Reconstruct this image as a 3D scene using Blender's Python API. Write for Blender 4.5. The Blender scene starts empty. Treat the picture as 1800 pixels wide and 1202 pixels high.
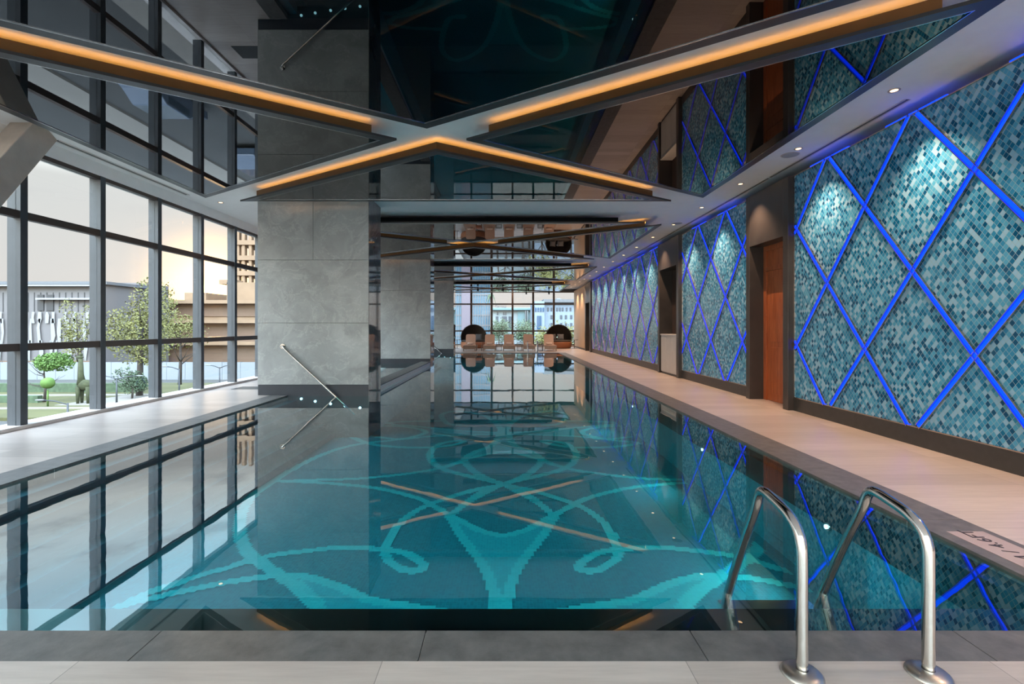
import bpy, bmesh, math, random
import numpy as np
from mathutils import Vector, Matrix

random.seed(7)
S = bpy.context.scene
COL = S.collection

# ------------------------------------------------------------------ camera
F, CX, CY, H = 850.0, 888.0, 575.0, 1.37        # focal length and vanishing point in pixels, eye height
cam = bpy.data.objects.new('camera', bpy.data.cameras.new('camera'))
COL.objects.link(cam)
cam.location = (0, 0, H)
cam.rotation_euler = (math.pi / 2, 0, 0)
cam.data.sensor_width = 36.0
cam.data.lens = F / 1800 * 36
cam.data.shift_x = (900 - CX) / 1800
cam.data.shift_y = (CY - 601) / 1800
cam.data.clip_start = 0.05
cam.data.clip_end = 900
S.camera = cam

# ------------------------------------------------------------------ view
vs = S.view_settings
vs.view_transform = 'Standard'
vs.look = 'None'
vs.gamma = 1
vs.use_curve_mapping = False
vs.exposure = 0.75
S.cycles.max_bounces = 10
S.cycles.diffuse_bounces = 4
S.cycles.glossy_bounces = 6
S.cycles.transmission_bounces = 6
S.cycles.transparent_max_bounces = 16
S.cycles.caustics_reflective = False
S.cycles.caustics_refractive = False
S.cycles.sample_clamp_indirect = 4.0
S.cycles.use_denoising = True


# ------------------------------------------------------------------ world
SUN = Vector((-0.605, 1.0, 0.078)).normalized()


def build_world():
    w = bpy.data.worlds.new('evening_sky')
    S.world = w
    w.use_nodes = True
    nt = w.node_tree
    N, L = nt.nodes, nt.links
    N.clear()

    def n(t, **k):
        o = N.new(t)
        for a, b in k.items():
            setattr(o, a, b)
        return o

    def math_(op, a, b=None, clamp=False):
        m = n('ShaderNodeMath', operation=op, use_clamp=clamp)
        for i, v in enumerate((a, b)):
            if v is None:
                continue
            if isinstance(v, (int, float)):
                m.inputs[i].default_value = v
            else:
                L.new(v, m.inputs[i])
        return m.outputs[0]
    tc = n('ShaderNodeTexCoord')
    sep = n('ShaderNodeSeparateXYZ')
    L.new(tc.outputs['Generated'], sep.inputs[0])
    z = sep.outputs['Z']
    ramp = n('ShaderNodeValToRGB')
    e = ramp.color_ramp.elements
    stops = [(0.0, (.50, .45, .42)), (.08, (.495, .47, .455)), (.2, (.475, .468, .46)), (.228, (.48, .475, .465)),
             (.265, (.85, .88, .86)), (.31, (.78, .92, .98)), (.37, (.50, .70, .82)), (.55, (.42, .54, .72)), (1.0, (.50, .62, .82))]
    e[0].position, e[0].color = stops[0][0], (*stops[0][1], 1)
    e[1].position, e[1].color = stops[1][0], (*stops[1][1], 1)
    for p, c in stops[2:]:
        x = e.new(p)
        x.color = (*c, 1)
    L.new(z, ramp.inputs[0])
    # brightness rises away from the hazy horizon
    mr = n('ShaderNodeMapRange', interpolation_type='SMOOTHSTEP')
    for i, v in ((1, .22), (2, .62), (3, 1.0), (4, 3.8)):
        mr.inputs[i].default_value = v
    L.new(z, mr.inputs[0])
    # low clouds
    mp = n('ShaderNodeMapping')
    mp.inputs['Scale'].default_value = (2.2, 2.2, 11)
    L.new(tc.outputs['Generated'], mp.inputs[0])
    no = n('ShaderNodeTexNoise')
    no.inputs['Scale'].default_value = 2.6
    no.inputs['Detail'].default_value = 6
    no.inputs['Roughness'].default_value = .6
    L.new(mp.outputs[0], no.inputs['Vector'])
    cr = n('ShaderNodeMapRange', interpolation_type='SMOOTHSTEP')
    for i, v in ((1, .52), (2, .72), (3, 0.0), (4, .6)):
        cr.inputs[i].default_value = v
    L.new(no.outputs['Fac'], cr.inputs[0])
    band = n('ShaderNodeMapRange', interpolation_type='SMOOTHSTEP')
    for i, v in ((1, .17), (2, .24), (3, 0.0), (4, 1.0)):
        band.inputs[i].default_value = v
    L.new(z, band.inputs[0])
    cf = math_('MULTIPLY', cr.outputs[0], band.outputs[0])
    mx = n('ShaderNodeMix', data_type='RGBA')
    L.new(cf, mx.inputs['Factor'])
    L.new(ramp.outputs[0], mx.inputs[6])
    mx.inputs[7].default_value = (.36, .36, .38, 1)
    vm = n('ShaderNodeVectorMath', operation='SCALE')
    # extra brightness added to the unseen sky behind the camera, to light the room
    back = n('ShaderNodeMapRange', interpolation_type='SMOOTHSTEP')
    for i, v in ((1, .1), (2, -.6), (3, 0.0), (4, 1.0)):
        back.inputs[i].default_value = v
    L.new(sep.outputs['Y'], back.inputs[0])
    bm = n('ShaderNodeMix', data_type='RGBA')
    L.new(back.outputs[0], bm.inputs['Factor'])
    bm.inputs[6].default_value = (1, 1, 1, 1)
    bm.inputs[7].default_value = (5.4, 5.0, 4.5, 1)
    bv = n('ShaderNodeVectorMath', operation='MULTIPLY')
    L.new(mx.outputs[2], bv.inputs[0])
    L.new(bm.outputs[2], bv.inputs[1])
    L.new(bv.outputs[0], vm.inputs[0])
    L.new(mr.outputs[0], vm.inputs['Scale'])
    # glow around the low sun
    dot = n('ShaderNodeVectorMath', operation='DOT_PRODUCT')
    L.new(tc.outputs['Generated'], dot.inputs[0])
    dot.inputs[1].default_value = SUN
    d = math_('MAXIMUM', dot.outputs['Value'], 0.0)
    g1 = math_('MULTIPLY', math_('POWER', d, 150.0), .16)
    g2 = math_('MULTIPLY', math_('POWER', d, 600.0), 3.5)
    g3 = math_('MULTIPLY', math_('POWER', d, 20000.0), 12.0)
    g = math_('ADD', math_('ADD', g1, g2), g3)
    gl = n('ShaderNodeVectorMath', operation='SCALE')
    gl.inputs[0].default_value = (1.0, .50, .11)
    L.new(g, gl.inputs['Scale'])
    ad = n('ShaderNodeVectorMath', operation='ADD')
    L.new(vm.outputs[0], ad.inputs[0])
    L.new(gl.outputs[0], ad.inputs[1])
    bg = n('ShaderNodeBackground')
    L.new(ad.outputs[0], bg.inputs[0])
    bg.inputs[1].default_value = 1.0
    out = n('ShaderNodeOutputWorld')
    L.new(bg.outputs[0], out.inputs[0])


build_world()
sl = bpy.data.lights.new('sun', 'SUN')
sl.energy = 1.2
sl.color = (1, .62, .3)
sl.angle = math.radians(1.0)
so = bpy.data.objects.new('sun', sl)
COL.objects.link(so)
so.rotation_euler = (-SUN).to_track_quat('-Z', 'Y').to_euler()


# ------------------------------------------------------------------ materials
def lin(c):
    c = c / 255
    return c / 12.92 if c <= .04045 else ((c + .055) / 1.055) ** 2.4


def rgb(r, g, b):
    return (lin(r), lin(g), lin(b), 1)


def out(r, g, b):
    c = rgb(r, g, b)
    return (c[0] * .28, c[1] * .28, c[2] * .28, 1)


class Nodes:
    """small helper for building a node material"""

    def __init__(s, name):
        s.m = bpy.data.materials.new(name)
        s.m.use_nodes = True
        s.nt = s.m.node_tree
        s.N, s.L = s.nt.nodes, s.nt.links
        s.p = s.N['Principled BSDF']
        s.out = s.N['Material Output']

    def n(s, t, ins=None, **k):
        o = s.N.new(t)
        for a, b in k.items():
            setattr(o, a, b)
        for i, v in (ins or {}).items():
            if hasattr(v, 'is_linked'):
                s.L.new(v, o.inputs[i])
            else:
                o.inputs[i].default_value = v
        return o

    def math(s, op, a, b=0.0, c=None):
        ins = {0: a, 1: b}
        if c is not None:
            ins[2] = c
        return s.n('ShaderNodeMath', ins, operation=op).outputs[0]

    def obj(s):
        return s.n('ShaderNodeTexCoord').outputs['Object']

    def xyz(s, v):
        o = s.n('ShaderNodeSeparateXYZ', {0: v}).outputs
        return o[0], o[1], o[2]

    def noise(s, vec, scale, detail=4, rough=.5, dist=0):
        return s.n('ShaderNodeTexNoise', {'Vector': vec, 'Scale': scale, 'Detail': detail, 'Roughness': rough,
                                          'Distortion': dist}).outputs['Fac']

    def ramp(s, fac, stops, interp='LINEAR'):
        r = s.n('ShaderNodeValToRGB', {0: fac})
        r.color_ramp.interpolation = interp
        e = r.color_ramp.elements
        for i, (p, c) in enumerate(stops):
            el = e[i] if i < 2 else e.new(p)
            el.position, el.color = p, c
        return r.outputs[0]

    def mix(s, f, a, b):
        return s.n('ShaderNodeMix', {0: f, 6: a, 7: b}, data_type='RGBA').outputs[2]

    def bump(s, h, strength, dist=.01):
        b = s.n('ShaderNodeBump', {'Height': h, 'Strength': strength, 'Distance': dist})
        s.L.new(b.outputs[0], s.p.inputs['Normal'])

    def set(s, **k):
        for a, v in k.items():
            i = s.p.inputs[a.replace('_', ' ')]
            if hasattr(v, 'is_linked'):
                s.L.new(v, i)
            else:
                i.default_value = v
        return s


def plain(name, col, rough=.5, metal=0.0, ior=1.5, var=.06, scale=6.0, coat=0.0):
    q = Nodes(name)
    f = q.noise(q.obj(), scale, 5)
    a = tuple(min(1, c * (1 - var)) for c in col[:3]) + (1,)
    b = tuple(min(1, c * (1 + var)) for c in col[:3]) + (1,)
    q.set(Base_Color=q.ramp(f, [(.3, a), (.7, b)]), Roughness=rough, Metallic=metal, IOR=ior)
    if coat:
        q.set(Coat_Weight=coat, Coat_Roughness=.05)
    return q.m


def glow(name, col, strength):
    q = Nodes(name)
    q.set(Base_Color=(0, 0, 0, 1), Specular_IOR_Level=0.0, Emission_Color=col, Emission_Strength=strength)
    return q.m


def m_deck():
    """stoneware planks, 1.245 by 0.2 m, fine streaks along X"""
    q = Nodes('deck_tile')
    o = q.obj()
    x, y, z = q.xyz(o)
    row = q.math('FLOOR', q.math('DIVIDE', y, .3))
    xs = q.math('DIVIDE', q.math('ADD', x, .504), 1.245)
    st = q.n('ShaderNodeMapping', {0: o, 3: (1.2, 14, 1)}).outputs[0]
    f = q.noise(st, 2.2, 6, .6)
    f2 = q.noise(o, .6, 2)
    cell = q.n('ShaderNodeTexWhiteNoise', {'Vector': q.n('ShaderNodeCombineXYZ', {0: q.math('FLOOR', xs), 1: row}).outputs[0]}).outputs['Value']
    base = q.ramp(q.math('ADD', q.math('MULTIPLY', f, .7), q.math('MULTIPLY', cell, .3)),
                  [(.3, rgb(174, 161, 152)), (.75, rgb(204, 191, 182))])
    gx = q.math('ABSOLUTE', q.math('SUBTRACT', q.math('FRACT', xs), .5))
    gy = q.math('ABSOLUTE', q.math('SUBTRACT', q.math('FRACT', q.math('DIVIDE', y, .3)), .5))
    g = q.math('MAXIMUM', q.math('GREATER_THAN', gx, .4985), q.math('GREATER_THAN', gy, .4955))
    q.set(Base_Color=q.mix(q.math('MULTIPLY', g, .65), base, rgb(105, 98, 92)),
          Roughness=q.math('ADD', .26, q.math('MULTIPLY', f, .12)), IOR=1.55)
    q.bump(q.math('ADD', f, q.math('MULTIPLY', f2, .3)), .06)
    return q.m


def m_coping():
    q = Nodes('coping_stone')
    o = q.obj()
    f = q.noise(o, 9, 8, .65)
    f2 = q.noise(o, 120, 2)
    q.set(Base_Color=q.ramp(f, [(.3, rgb(84, 82, 80)), (.7, rgb(116, 113, 110))]), Roughness=.42, IOR=1.5)
    q.bump(f2, .12, .004)
    return q.m


def m_marble(name, a, b, vein, rough):
    q = Nodes(name)
    o = q.obj()
    w = q.noise(o, 1.1, 5, .6)
    wv = q.n('ShaderNodeVectorMath', {0: o, 1: q.n('ShaderNodeCombineXYZ', {0: w, 1: w, 2: w}).outputs[0]}, operation='ADD').outputs[0]
    f = q.noise(wv, 1.3, 9, .62, .6)
    d = q.math('ABSOLUTE', q.math('SUBTRACT', q.noise(wv, 1.0, 7, .6, 1.4), .5))
    base = q.ramp(f, [(.32, a), (.68, b)])
    v = q.ramp(d, [(0.0, (1, 1, 1, 1)), (.018, (0, 0, 0, 1))])
    q.set(Base_Color=q.mix(q.math('MULTIPLY', v, .22), base, vein), Roughness=rough, IOR=1.55)
    return q.m


PH, PV = .745, .943        # half width and half height of one diamond of the wall


def m_walltile():
    """small mosaic laid parallel to the diamond lattice; object origin = a lattice node"""
    q = Nodes('wall_mosaic')
    x, y, z = q.xyz(q.obj())
    a, b = q.math('DIVIDE', y, PH), q.math('DIVIDE', z, PV)
    k = 13.0
    u = q.math('MULTIPLY', q.math('ADD', a, b), k)
    v = q.math('MULTIPLY', q.math('SUBTRACT', a, b), k)
    cell = q.n('ShaderNodeCombineXYZ', {0: q.math('FLOOR', u), 1: q.math('FLOOR', v)}).outputs[0]
    r = q.n('ShaderNodeTexWhiteNoise', {'Vector': cell}, noise_dimensions='2D').outputs['Value']
    col = q.ramp(r, [(0, rgb(2, 82, 124)), (.12, rgb(8, 108, 152)), (.27, rgb(48, 142, 188)), (.52, rgb(80, 166, 206)),
                     (.78, rgb(142, 196, 224))], 'CONSTANT')
    gu = q.math('ABSOLUTE', q.math('SUBTRACT', q.math('FRACT', u), .5))
    gv = q.math('ABSOLUTE', q.math('SUBTRACT', q.math('FRACT', v), .5))
    g = q.math('GREATER_THAN', q.math('MAXIMUM', gu, gv), .462)
    q.set(Base_Color=q.mix(g, col, rgb(150, 186, 196)), Roughness=q.math('ADD', .13, q.math('MULTIPLY', r, .10)), IOR=1.5)
    rr = q.n('ShaderNodeTexWhiteNoise', {'Vector': cell}, noise_dimensions='2D').outputs['Color']
    nm = q.n('ShaderNodeNewGeometry').outputs['Normal']
    off = q.n('ShaderNodeVectorMath', {0: rr, 1: (.5, .5, .5)}, operation='SUBTRACT').outputs[0]
    off = q.n('ShaderNodeVectorMath', {0: off, 'Scale': .022}, operation='SCALE').outputs[0]
    nn = q.n('ShaderNodeVectorMath', {0: nm, 1: off}, operation='ADD').outputs[0]
    nn = q.n('ShaderNodeVectorMath', {0: nn}, operation='NORMALIZE').outputs[0]
    q.L.new(nn, q.p.inputs['Normal'])
    return q.m


def m_pool(name, dark, light, grout):
    q = Nodes(name)
    o = q.obj()
    x, y, z = q.xyz(o)
    k = .028
    us = [q.math('DIVIDE', c, k) for c in (x, y, z)]
    cell = q.n('ShaderNodeCombineXYZ', {i: q.math('FLOOR', u) for i, u in enumerate(us)}).outputs[0]
    r = q.n('ShaderNodeTexWhiteNoise', {'Vector': cell}).outputs['Value']
    col = q.ramp(r, [(0, dark), (1, light)])
    g = None
    for u in us[:2]:
        e = q.math('GREATER_THAN', q.math('ABSOLUTE', q.math('SUBTRACT', q.math('FRACT', u), .5)), .45)
        g = e if g is None else q.math('MAXIMUM', g, e)
    q.set(Base_Color=q.mix(q.math('MULTIPLY', g, .6), col, grout), Roughness=.5)
    return q.m


def m_water():
    q = Nodes('pool_water')
    o = q.obj()
    q.N.remove(q.p)
    fr = q.n('ShaderNodeFresnel', {'IOR': 1.95}).outputs[0]
    front = q.math('SUBTRACT', 1.0, q.n('ShaderNodeNewGeometry').outputs['Backfacing'])
    fr = q.math('MULTIPLY', fr, front)
    b = q.n('ShaderNodeBump', {'Height': q.noise(q.n('ShaderNodeMapping', {0: o, 3: (1, .6, 1)}).outputs[0], 3.0, 2), 'Strength': .012, 'Distance': .05})
    gl = q.n('ShaderNodeBsdfGlossy', {'Color': (1, 1, 1, 1), 'Roughness': 0.0})
    q.L.new(b.outputs[0], gl.inputs['Normal'])
    tr = q.n('ShaderNodeBsdfTransparent', {0: (.62, .95, .96, 1)})
    mx = q.n('ShaderNodeMixShader', {0: fr, 1: tr.outputs[0], 2: gl.outputs[0]})
    q.L.new(mx.outputs[0], q.out.inputs[0])
    return q.m


def m_glass():
    q = Nodes('window_glass')
    q.N.remove(q.p)
    fr = q.n('ShaderNodeFresnel', {'IOR': 1.3}).outputs[0]
    front = q.math('SUBTRACT', 1.0, q.n('ShaderNodeNewGeometry').outputs['Backfacing'])
    fr = q.math('MULTIPLY', fr, front)
    gl = q.n('ShaderNodeBsdfGlossy', {'Color': (1, 1, 1, 1), 'Roughness': 0.0})
    tr = q.n('ShaderNodeBsdfTransparent', {0: (.95, .97, .97, 1)})
    mx = q.n('ShaderNodeMixShader', {0: fr, 1: tr.outputs[0], 2: gl.outputs[0]})
    q.L.new(mx.outputs[0], q.out.inputs[0])
    return q.m


def m_wood(name, a, b, axis=(1, 8, 8), scale=2.0, rough=.4):
    q = Nodes(name)
    v = q.n('ShaderNodeMapping', {0: q.obj(), 3: axis}).outputs[0]
    f = q.noise(v, scale, 7, .6, .8)
    q.set(Base_Color=q.ramp(f, [(.3, a), (.7, b)]), Roughness=rough)
    return q.m


M = dict(
    deck=m_deck(), coping=m_coping(), water=m_water(), glass=m_glass(), tile=m_walltile(),
    white=plain('ceiling_paint', rgb(245, 243, 241), .7, var=.02),
    wallpaint=plain('wall_paint', rgb(176, 174, 170), .7, var=.03),
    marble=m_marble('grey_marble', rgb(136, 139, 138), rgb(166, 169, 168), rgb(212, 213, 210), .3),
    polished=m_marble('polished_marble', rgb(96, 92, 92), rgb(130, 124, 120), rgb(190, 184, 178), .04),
    plinth=plain('dark_plinth_stone', rgb(58, 57, 56), .4, var=.12, scale=12),
    portal=plain('dark_portal_stone', rgb(62, 58, 56), .3, var=.12, scale=5),
    recess=plain('recess_panel', rgb(64, 50, 44), .5),
    base=plain('pillar_base_stone', rgb(40, 46, 54), .4, var=.1),
    ledge=plain('black_ledge_stone', rgb(20, 20, 21), .15, var=.2),
    mirror=plain('black_mirror_glass', rgb(5, 5, 6), 0.0, ior=1.52, var=0),
    frame=plain('dark_ceiling_frame', rgb(50, 50, 51), .35, var=.05),
    body=plain('panel_body', rgb(13, 13, 14), .8, ior=1.2),
    silver=plain('silver_bead', rgb(200, 200, 200), .2, 1.0),
    riser=plain('bronze_riser', rgb(128, 88, 48), .38, .55, var=.06),
    led=glow('warm_led', (1.0, .43, .072, 1), 3.6),
    blue=glow('blue_led', (.002, .034, 1.0, 1), 2.1),
    trim=plain('champagne_trim', rgb(196, 180, 168), .25, 1.0),
    brushed=plain('satin_steel', rgb(196, 190, 182), .34, 1.0, var=.03, scale=60),
    chrome=plain('brushed_steel', rgb(214, 210, 204), .13, 1.0, var=.03, scale=60),
    mull=plain('mullion_metal', rgb(70, 75, 80), .45, .2),
    transom=plain('transom_metal', rgb(78, 66, 60), .45, .2),
    sill=plain('white_sill', rgb(214, 208, 202), .5),
    concrete=plain('brace_concrete', rgb(186, 174, 162), .7, var=.1),
    teal=m_pool('teal_mosaic', rgb(0, 100, 118), rgb(0, 118, 134), rgb(20, 140, 154)),
    step=m_pool('step_mosaic', rgb(0, 66, 84), rgb(0, 80, 96), rgb(14, 100, 116)),
    nosing=plain('dark_step_tile', rgb(14, 54, 70), .5, var=.1),
    ribbon=m_pool('pale_mosaic', rgb(20, 166, 176), rgb(34, 176, 184), rgb(56, 186, 192)),
    fill=m_pool('mid_teal_mosaic', rgb(2, 140, 156), rgb(10, 152, 166), rgb(30, 168, 178)),
    mosaicpale=plain('pale_mosaic_tile', rgb(236, 228, 220), .3, var=.25, scale=40),
    door=m_wood('cherry_wood', rgb(136, 66, 34), rgb(184, 104, 60), (9, 9, .7), 3.0, .3),
    oak=m_wood('oak_slats', rgb(204, 174, 142), rgb(228, 202, 172), (9, 3.2, .2), 2.0, .5),
    counter=plain('white_counter', rgb(200, 198, 196), .4, var=.02),
    sling=plain('beige_sling', rgb(190, 162, 146), .7, var=.05, scale=40),
    lframe=plain('lounger_frame', rgb(150, 134, 120), .5),
    towel=plain('towel_cloth', rgb(222, 206, 196), .9),
    wicker=plain('brown_wicker', rgb(70, 62, 56), .7, var=.3, scale=30),
    wickerbase=plain('tan_wicker', rgb(150, 96, 66), .6, var=.2, scale=30),
    cushion=plain('grey_cushion', rgb(104, 106, 112), .9),
    mattress=plain('dark_mattress', rgb(70, 66, 64), .9),
    wire=plain('wire_metal', rgb(120, 108, 100), .4, .5),
    tabletop=plain('tan_table', rgb(170, 112, 84), .5),
    lamp=glow('downlight_bulb', (1.0, .66, .36, 1), 2.4),
    lampring=plain('downlight_ring', rgb(196, 180, 168), .4),
    grille=plain('speaker_grille', rgb(170, 166, 166), .6),
    slot=plain('diffuser_slot', rgb(90, 88, 88), .5),
    poollamp=glow('pool_light_lens', (.65, .92, 1.0, 1), 2.2),
    steplamp=glow('step_light_lens', (.6, .9, 1.0, 1), 3.0),
    black=plain('black_metal', rgb(30, 30, 32), .4, .3),
    marker=plain('depth_marker_tile', rgb(176, 160, 158), .4),
    ink=plain('marker_ink', rgb(46, 42, 52), .6),
    # outside
    grass=plain('lawn', out(128, 128, 70), .9, var=.25, scale=.6),
    asphalt=plain('asphalt', out(112, 113, 110), .9, var=.08, scale=.5),
    pave=plain('pale_paving', out(204, 198, 186), .8, var=.06, scale=.5),
    hoard=plain('pale_hoarding', out(204, 214, 224), .5, var=.03),
    facade=plain('grey_facade', out(164, 160, 162), .7, var=.04),
    facadedark=plain('facade_shadow_gap', out(80, 84, 90), .5),  # dark grey of the windows and panel joints
    fin=plain('white_fin', out(214, 220, 224), .5),
    roofm=plain('roof_parapet', out(150, 156, 164), .6),
    tan=plain('tan_concrete', out(214, 178, 142), .8, var=.1, scale=.4),  # warm tint of the sunset glare is mixed into this colour
    tandark=plain('tan_recess', out(176, 142, 116), .8, var=.1),  # darker tone carrying the same sunset tint
    leaf=plain('tree_leaf', out(168, 168, 92), .8, var=.35, scale=2),
    leafgreen=plain('bright_leaf', out(128, 176, 76), .8, var=.3, scale=2),
    leafdark=plain('dark_leaf', out(112, 140, 104), .8, var=.35, scale=2),
    topiary=plain('topiary_leaf', out(92, 100, 62), .9, var=.3, scale=5),
    bark=plain('bark', out(112, 100, 92), .9, var=.2),
    pole=plain('lamp_pole', out(74, 82, 92), .5),
    lamphead=plain('street_lamp_head', out(180, 186, 190), .4),
    blueglass=plain('tower_glass', out(120, 176, 208), .08, var=.12, scale=.25),
    mauve=plain('mauve_cladding', out(160, 148, 164), .5),
    cream=plain('pale_render', out(198, 216, 222), .7, var=.03),
    bluewhite=plain('bluish_render', out(186, 208, 232), .7, var=.03),
    window=plain('far_window', out(92, 112, 130), .15),
    bluewin=plain('blue_window', out(36, 110, 160), .1),
    car=plain('car_paint', out(120, 142, 168), .2, coat=1),
    tyre=plain('tyre', out(30, 30, 30), .8),
    cornice=plain('teal_cornice', out(150, 196, 204), .6),
)


# ------------------------------------------------------------------ mesh building
class MB:
    """collects shapes, then links them as ONE mesh object"""

    def __init__(s):
        s.v, s.f, s.mi = [], [], []
        s.smooth = []

    def add(s, vs_, fs, mi=0, smooth=False):
        o = len(s.v)
        s.v += [tuple(v) for v in vs_]
        for f in fs:
            s.f.append(tuple(i + o for i in f))
            s.mi.append(mi)
            s.smooth.append(smooth)
        return s

    def box(s, a, b, mi=0, mat=None):
        x0, y0, z0 = (min(a[i], b[i]) for i in range(3))
        x1, y1, z1 = (max(a[i], b[i]) for i in range(3))
        vs_ = [(x0, y0, z0), (x1, y0, z0), (x1, y1, z0), (x0, y1, z0), (x0, y0, z1), (x1, y0, z1), (x1, y1, z1), (x0, y1, z1)]
        if mat:
            vs_ = [mat @ Vector(v) for v in vs_]
        return s.add(vs_, [(3, 2, 1, 0), (4, 5, 6, 7), (0, 1, 5, 4), (1, 2, 6, 5), (2, 3, 7, 6), (3, 0, 4, 7)], mi)

    def prism(s, pts, z0, z1, mi=0):
        n = len(pts)
        area = sum(pts[i][0] * pts[(i + 1) % n][1] - pts[(i + 1) % n][0] * pts[i][1] for i in range(n))
        if area < 0:
            pts = pts[::-1]
        vs_ = [(p[0], p[1], z0) for p in pts] + [(p[0], p[1], z1) for p in pts]
        fs = [tuple(range(n))[::-1], tuple(range(n, 2 * n))]
        fs += [(i, (i + 1) % n, n + (i + 1) % n, n + i) for i in range(n)]
        return s.add(vs_, fs, mi)

    def ring(s, outer, inner, z0, z1, mi=0):
        """flat ring between two outlines with the same number of corners"""
        n = len(outer)
        vs_ = [(*p, z0) for p in outer] + [(*p, z0) for p in inner] + [(*p, z1) for p in outer] + [(*p, z1) for p in inner]
        fs = []
        for i in range(n):
            j = (i + 1) % n
            fs += [(i, j, n + j, n + i), (2 * n + i, 3 * n + i, 3 * n + j, 2 * n + j), (i, 2 * n + i, 2 * n + j, j),
                   (n + i, n + j, 3 * n + j, 3 * n + i)]
        return s.add(vs_, fs, mi)

    def bar(s, p, q, w, h, up=(0, 0, 1), mi=0):
        """box bar from p to q, w across, h along up"""
        p, q, up = Vector(p), Vector(q), Vector(up)
        d = (q - p).normalized()
        a = d.cross(up).normalized() * (w / 2)
        b = a.cross(d).normalized() * (h / 2)
        vs_ = [p - a - b, p + a - b, p + a + b, p - a + b, q - a - b, q + a - b, q + a + b, q - a + b]
        return s.add(vs_, [(0, 1, 2, 3), (7, 6, 5, 4), (0, 4, 5, 1), (1, 5, 6, 2), (2, 6, 7, 3), (3, 7, 4, 0)], mi)

    def tube(s, path, r, seg=12, mi=0, caps=True):
        pts = [Vector(p) for p in path]
        rs = r if isinstance(r, (list, tuple)) else [r] * len(pts)
        base = len(s.v)
        up = None
        rings = []
        for i, p in enumerate(pts):
            d = (pts[min(i + 1, len(pts) - 1)] - pts[max(i - 1, 0)]).normalized()
            if up is None:
                up = Vector((0, 0, 1)) if abs(d.z) < .9 else Vector((1, 0, 0))
            a = d.cross(up).normalized()
            up = a.cross(d).normalized()
            rings.append([p + (a * math.cos(t) + up * math.sin(t)) * rs[i] for t in (2 * math.pi * k / seg for k in range(seg))])
        vs_ = [v for rg in rings for v in rg]
        fs = []
        for i in range(len(pts) - 1):
            for k in range(seg):
                k2 = (k + 1) % seg
                fs.append((i * seg + k, i * seg + k2, (i + 1) * seg + k2, (i + 1) * seg + k))
        s.add(vs_, fs, mi, True)
        if caps:
            s.f.append(tuple(base + k for k in range(seg))[::-1])
            s.f.append(tuple(base + (len(pts) - 1) * seg + k for k in range(seg)))
            s.mi += [mi, mi]
            s.smooth += [False, False]
        return s

    def lathe(s, c, prof, seg=28, mi=0, a0=0, a1=2 * math.pi, smooth=True):
        """profile of (radius, z) turned about the vertical through c"""
        full = abs(a1 - a0 - 2 * math.pi) < 1e-6
        cols = seg if full else seg + 1
        vs_, fs = [], []
        for k in range(cols):
            t = a0 + (a1 - a0) * k / seg
            vs_ += [(c[0] + r * math.cos(t), c[1] + r * math.sin(t), c[2] + z) for r, z in prof]
        n = len(prof)
        for k in range(seg):
            k2 = (k + 1) % cols
            for i in range(n - 1):
                fs.append((k * n + i, k2 * n + i, k2 * n + i + 1, k * n + i + 1))
        return s.add(vs_, fs, mi, smooth)

    def disc(s, c, r, h, seg=24, mi=0):
        return s.lathe(c, [(0.0005, 0), (r, 0), (r, h), (0.0005, h)], seg, mi, smooth=False)

    def ellipsoid(s, c, r, seg=16, rings=10, mi=0, jitter=0.0):
        vs_, fs = [], []
        for i in range(rings + 1):
            ph = math.pi * i / rings
            for k in range(seg):
                t = 2 * math.pi * k / seg
                j = 1 + random.uniform(-jitter, jitter)
                vs_.append((c[0] + r[0] * math.sin(ph) * math.cos(t) * j, c[1] + r[1] * math.sin(ph) * math.sin(t) * j, c[2] + r[2] * math.cos(ph) * j))
        for i in range(rings):
            for k in range(seg):
                fs.append((i * seg + k, (i + 1) * seg + k, (i + 1) * seg + (k + 1) % seg, i * seg + (k + 1) % seg))
        return s.add(vs_, fs, mi, True)

    def leaves(s, c, r, n, size, mi=0, shell=.35):
        """n small leaf blades scattered in an ellipsoid"""
        for _ in range(n):
            while True:
                d = Vector([random.uniform(-1, 1) for _ in range(3)])
                if shell < d.length < 1:
                    break
            p = Vector(c) + Vector((d.x * r[0], d.y * r[1], d.z * r[2]))
            a = Vector([random.uniform(-1, 1) for _ in range(3)]).normalized()
            b = a.orthogonal().normalized()
            k = size * random.uniform(.6, 1.3)
            s.add([p - a * k, p + b * k * .45, p + a * k, p - b * k * .45], [(0, 1, 2, 3)], mi)
        return s

    def build(s, name, mats, parent=None, loc=None, bevel=0.0, flat=False):
        me = bpy.data.meshes.new(name)
        off = Vector(loc) if loc is not None else Vector((0, 0, 0))
        me.from_pydata([Vector(v) - off for v in s.v], [], s.f)
        for m in (mats if isinstance(mats, (list, tuple)) else [mats]):
            me.materials.append(M[m] if isinstance(m, str) else m)
        me.polygons.foreach_set('material_index', s.mi)
        me.polygons.foreach_set('use_smooth', s.smooth)
        bm = bmesh.new()
        bm.from_mesh(me)
        if not flat:
            bmesh.ops.recalc_face_normals(bm, faces=bm.faces)
        bm.to_mesh(me)
        bm.free()
        me.update()
        o = bpy.data.objects.new(name, me)
        COL.objects.link(o)
        o.location = off
        if parent is not None:
            o.parent = parent
            base = Vector((0, 0, 0))
            q = parent
            while q is not None:
                base += Vector(q.location)
                q = q.parent
            o.location = off - base
        if bevel:
            b = o.modifiers.new('bevel', 'BEVEL')
            b.width = bevel
            b.segments = 3
            b.limit_method = 'ANGLE'
        return o


def tag(o, label, cat, group=None, kind=None):
    if label:
        o['label'] = label
    if cat:
        o['category'] = cat
    if group:
        o['group'] = group
    if kind:
        o['kind'] = kind
    return o


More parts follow.
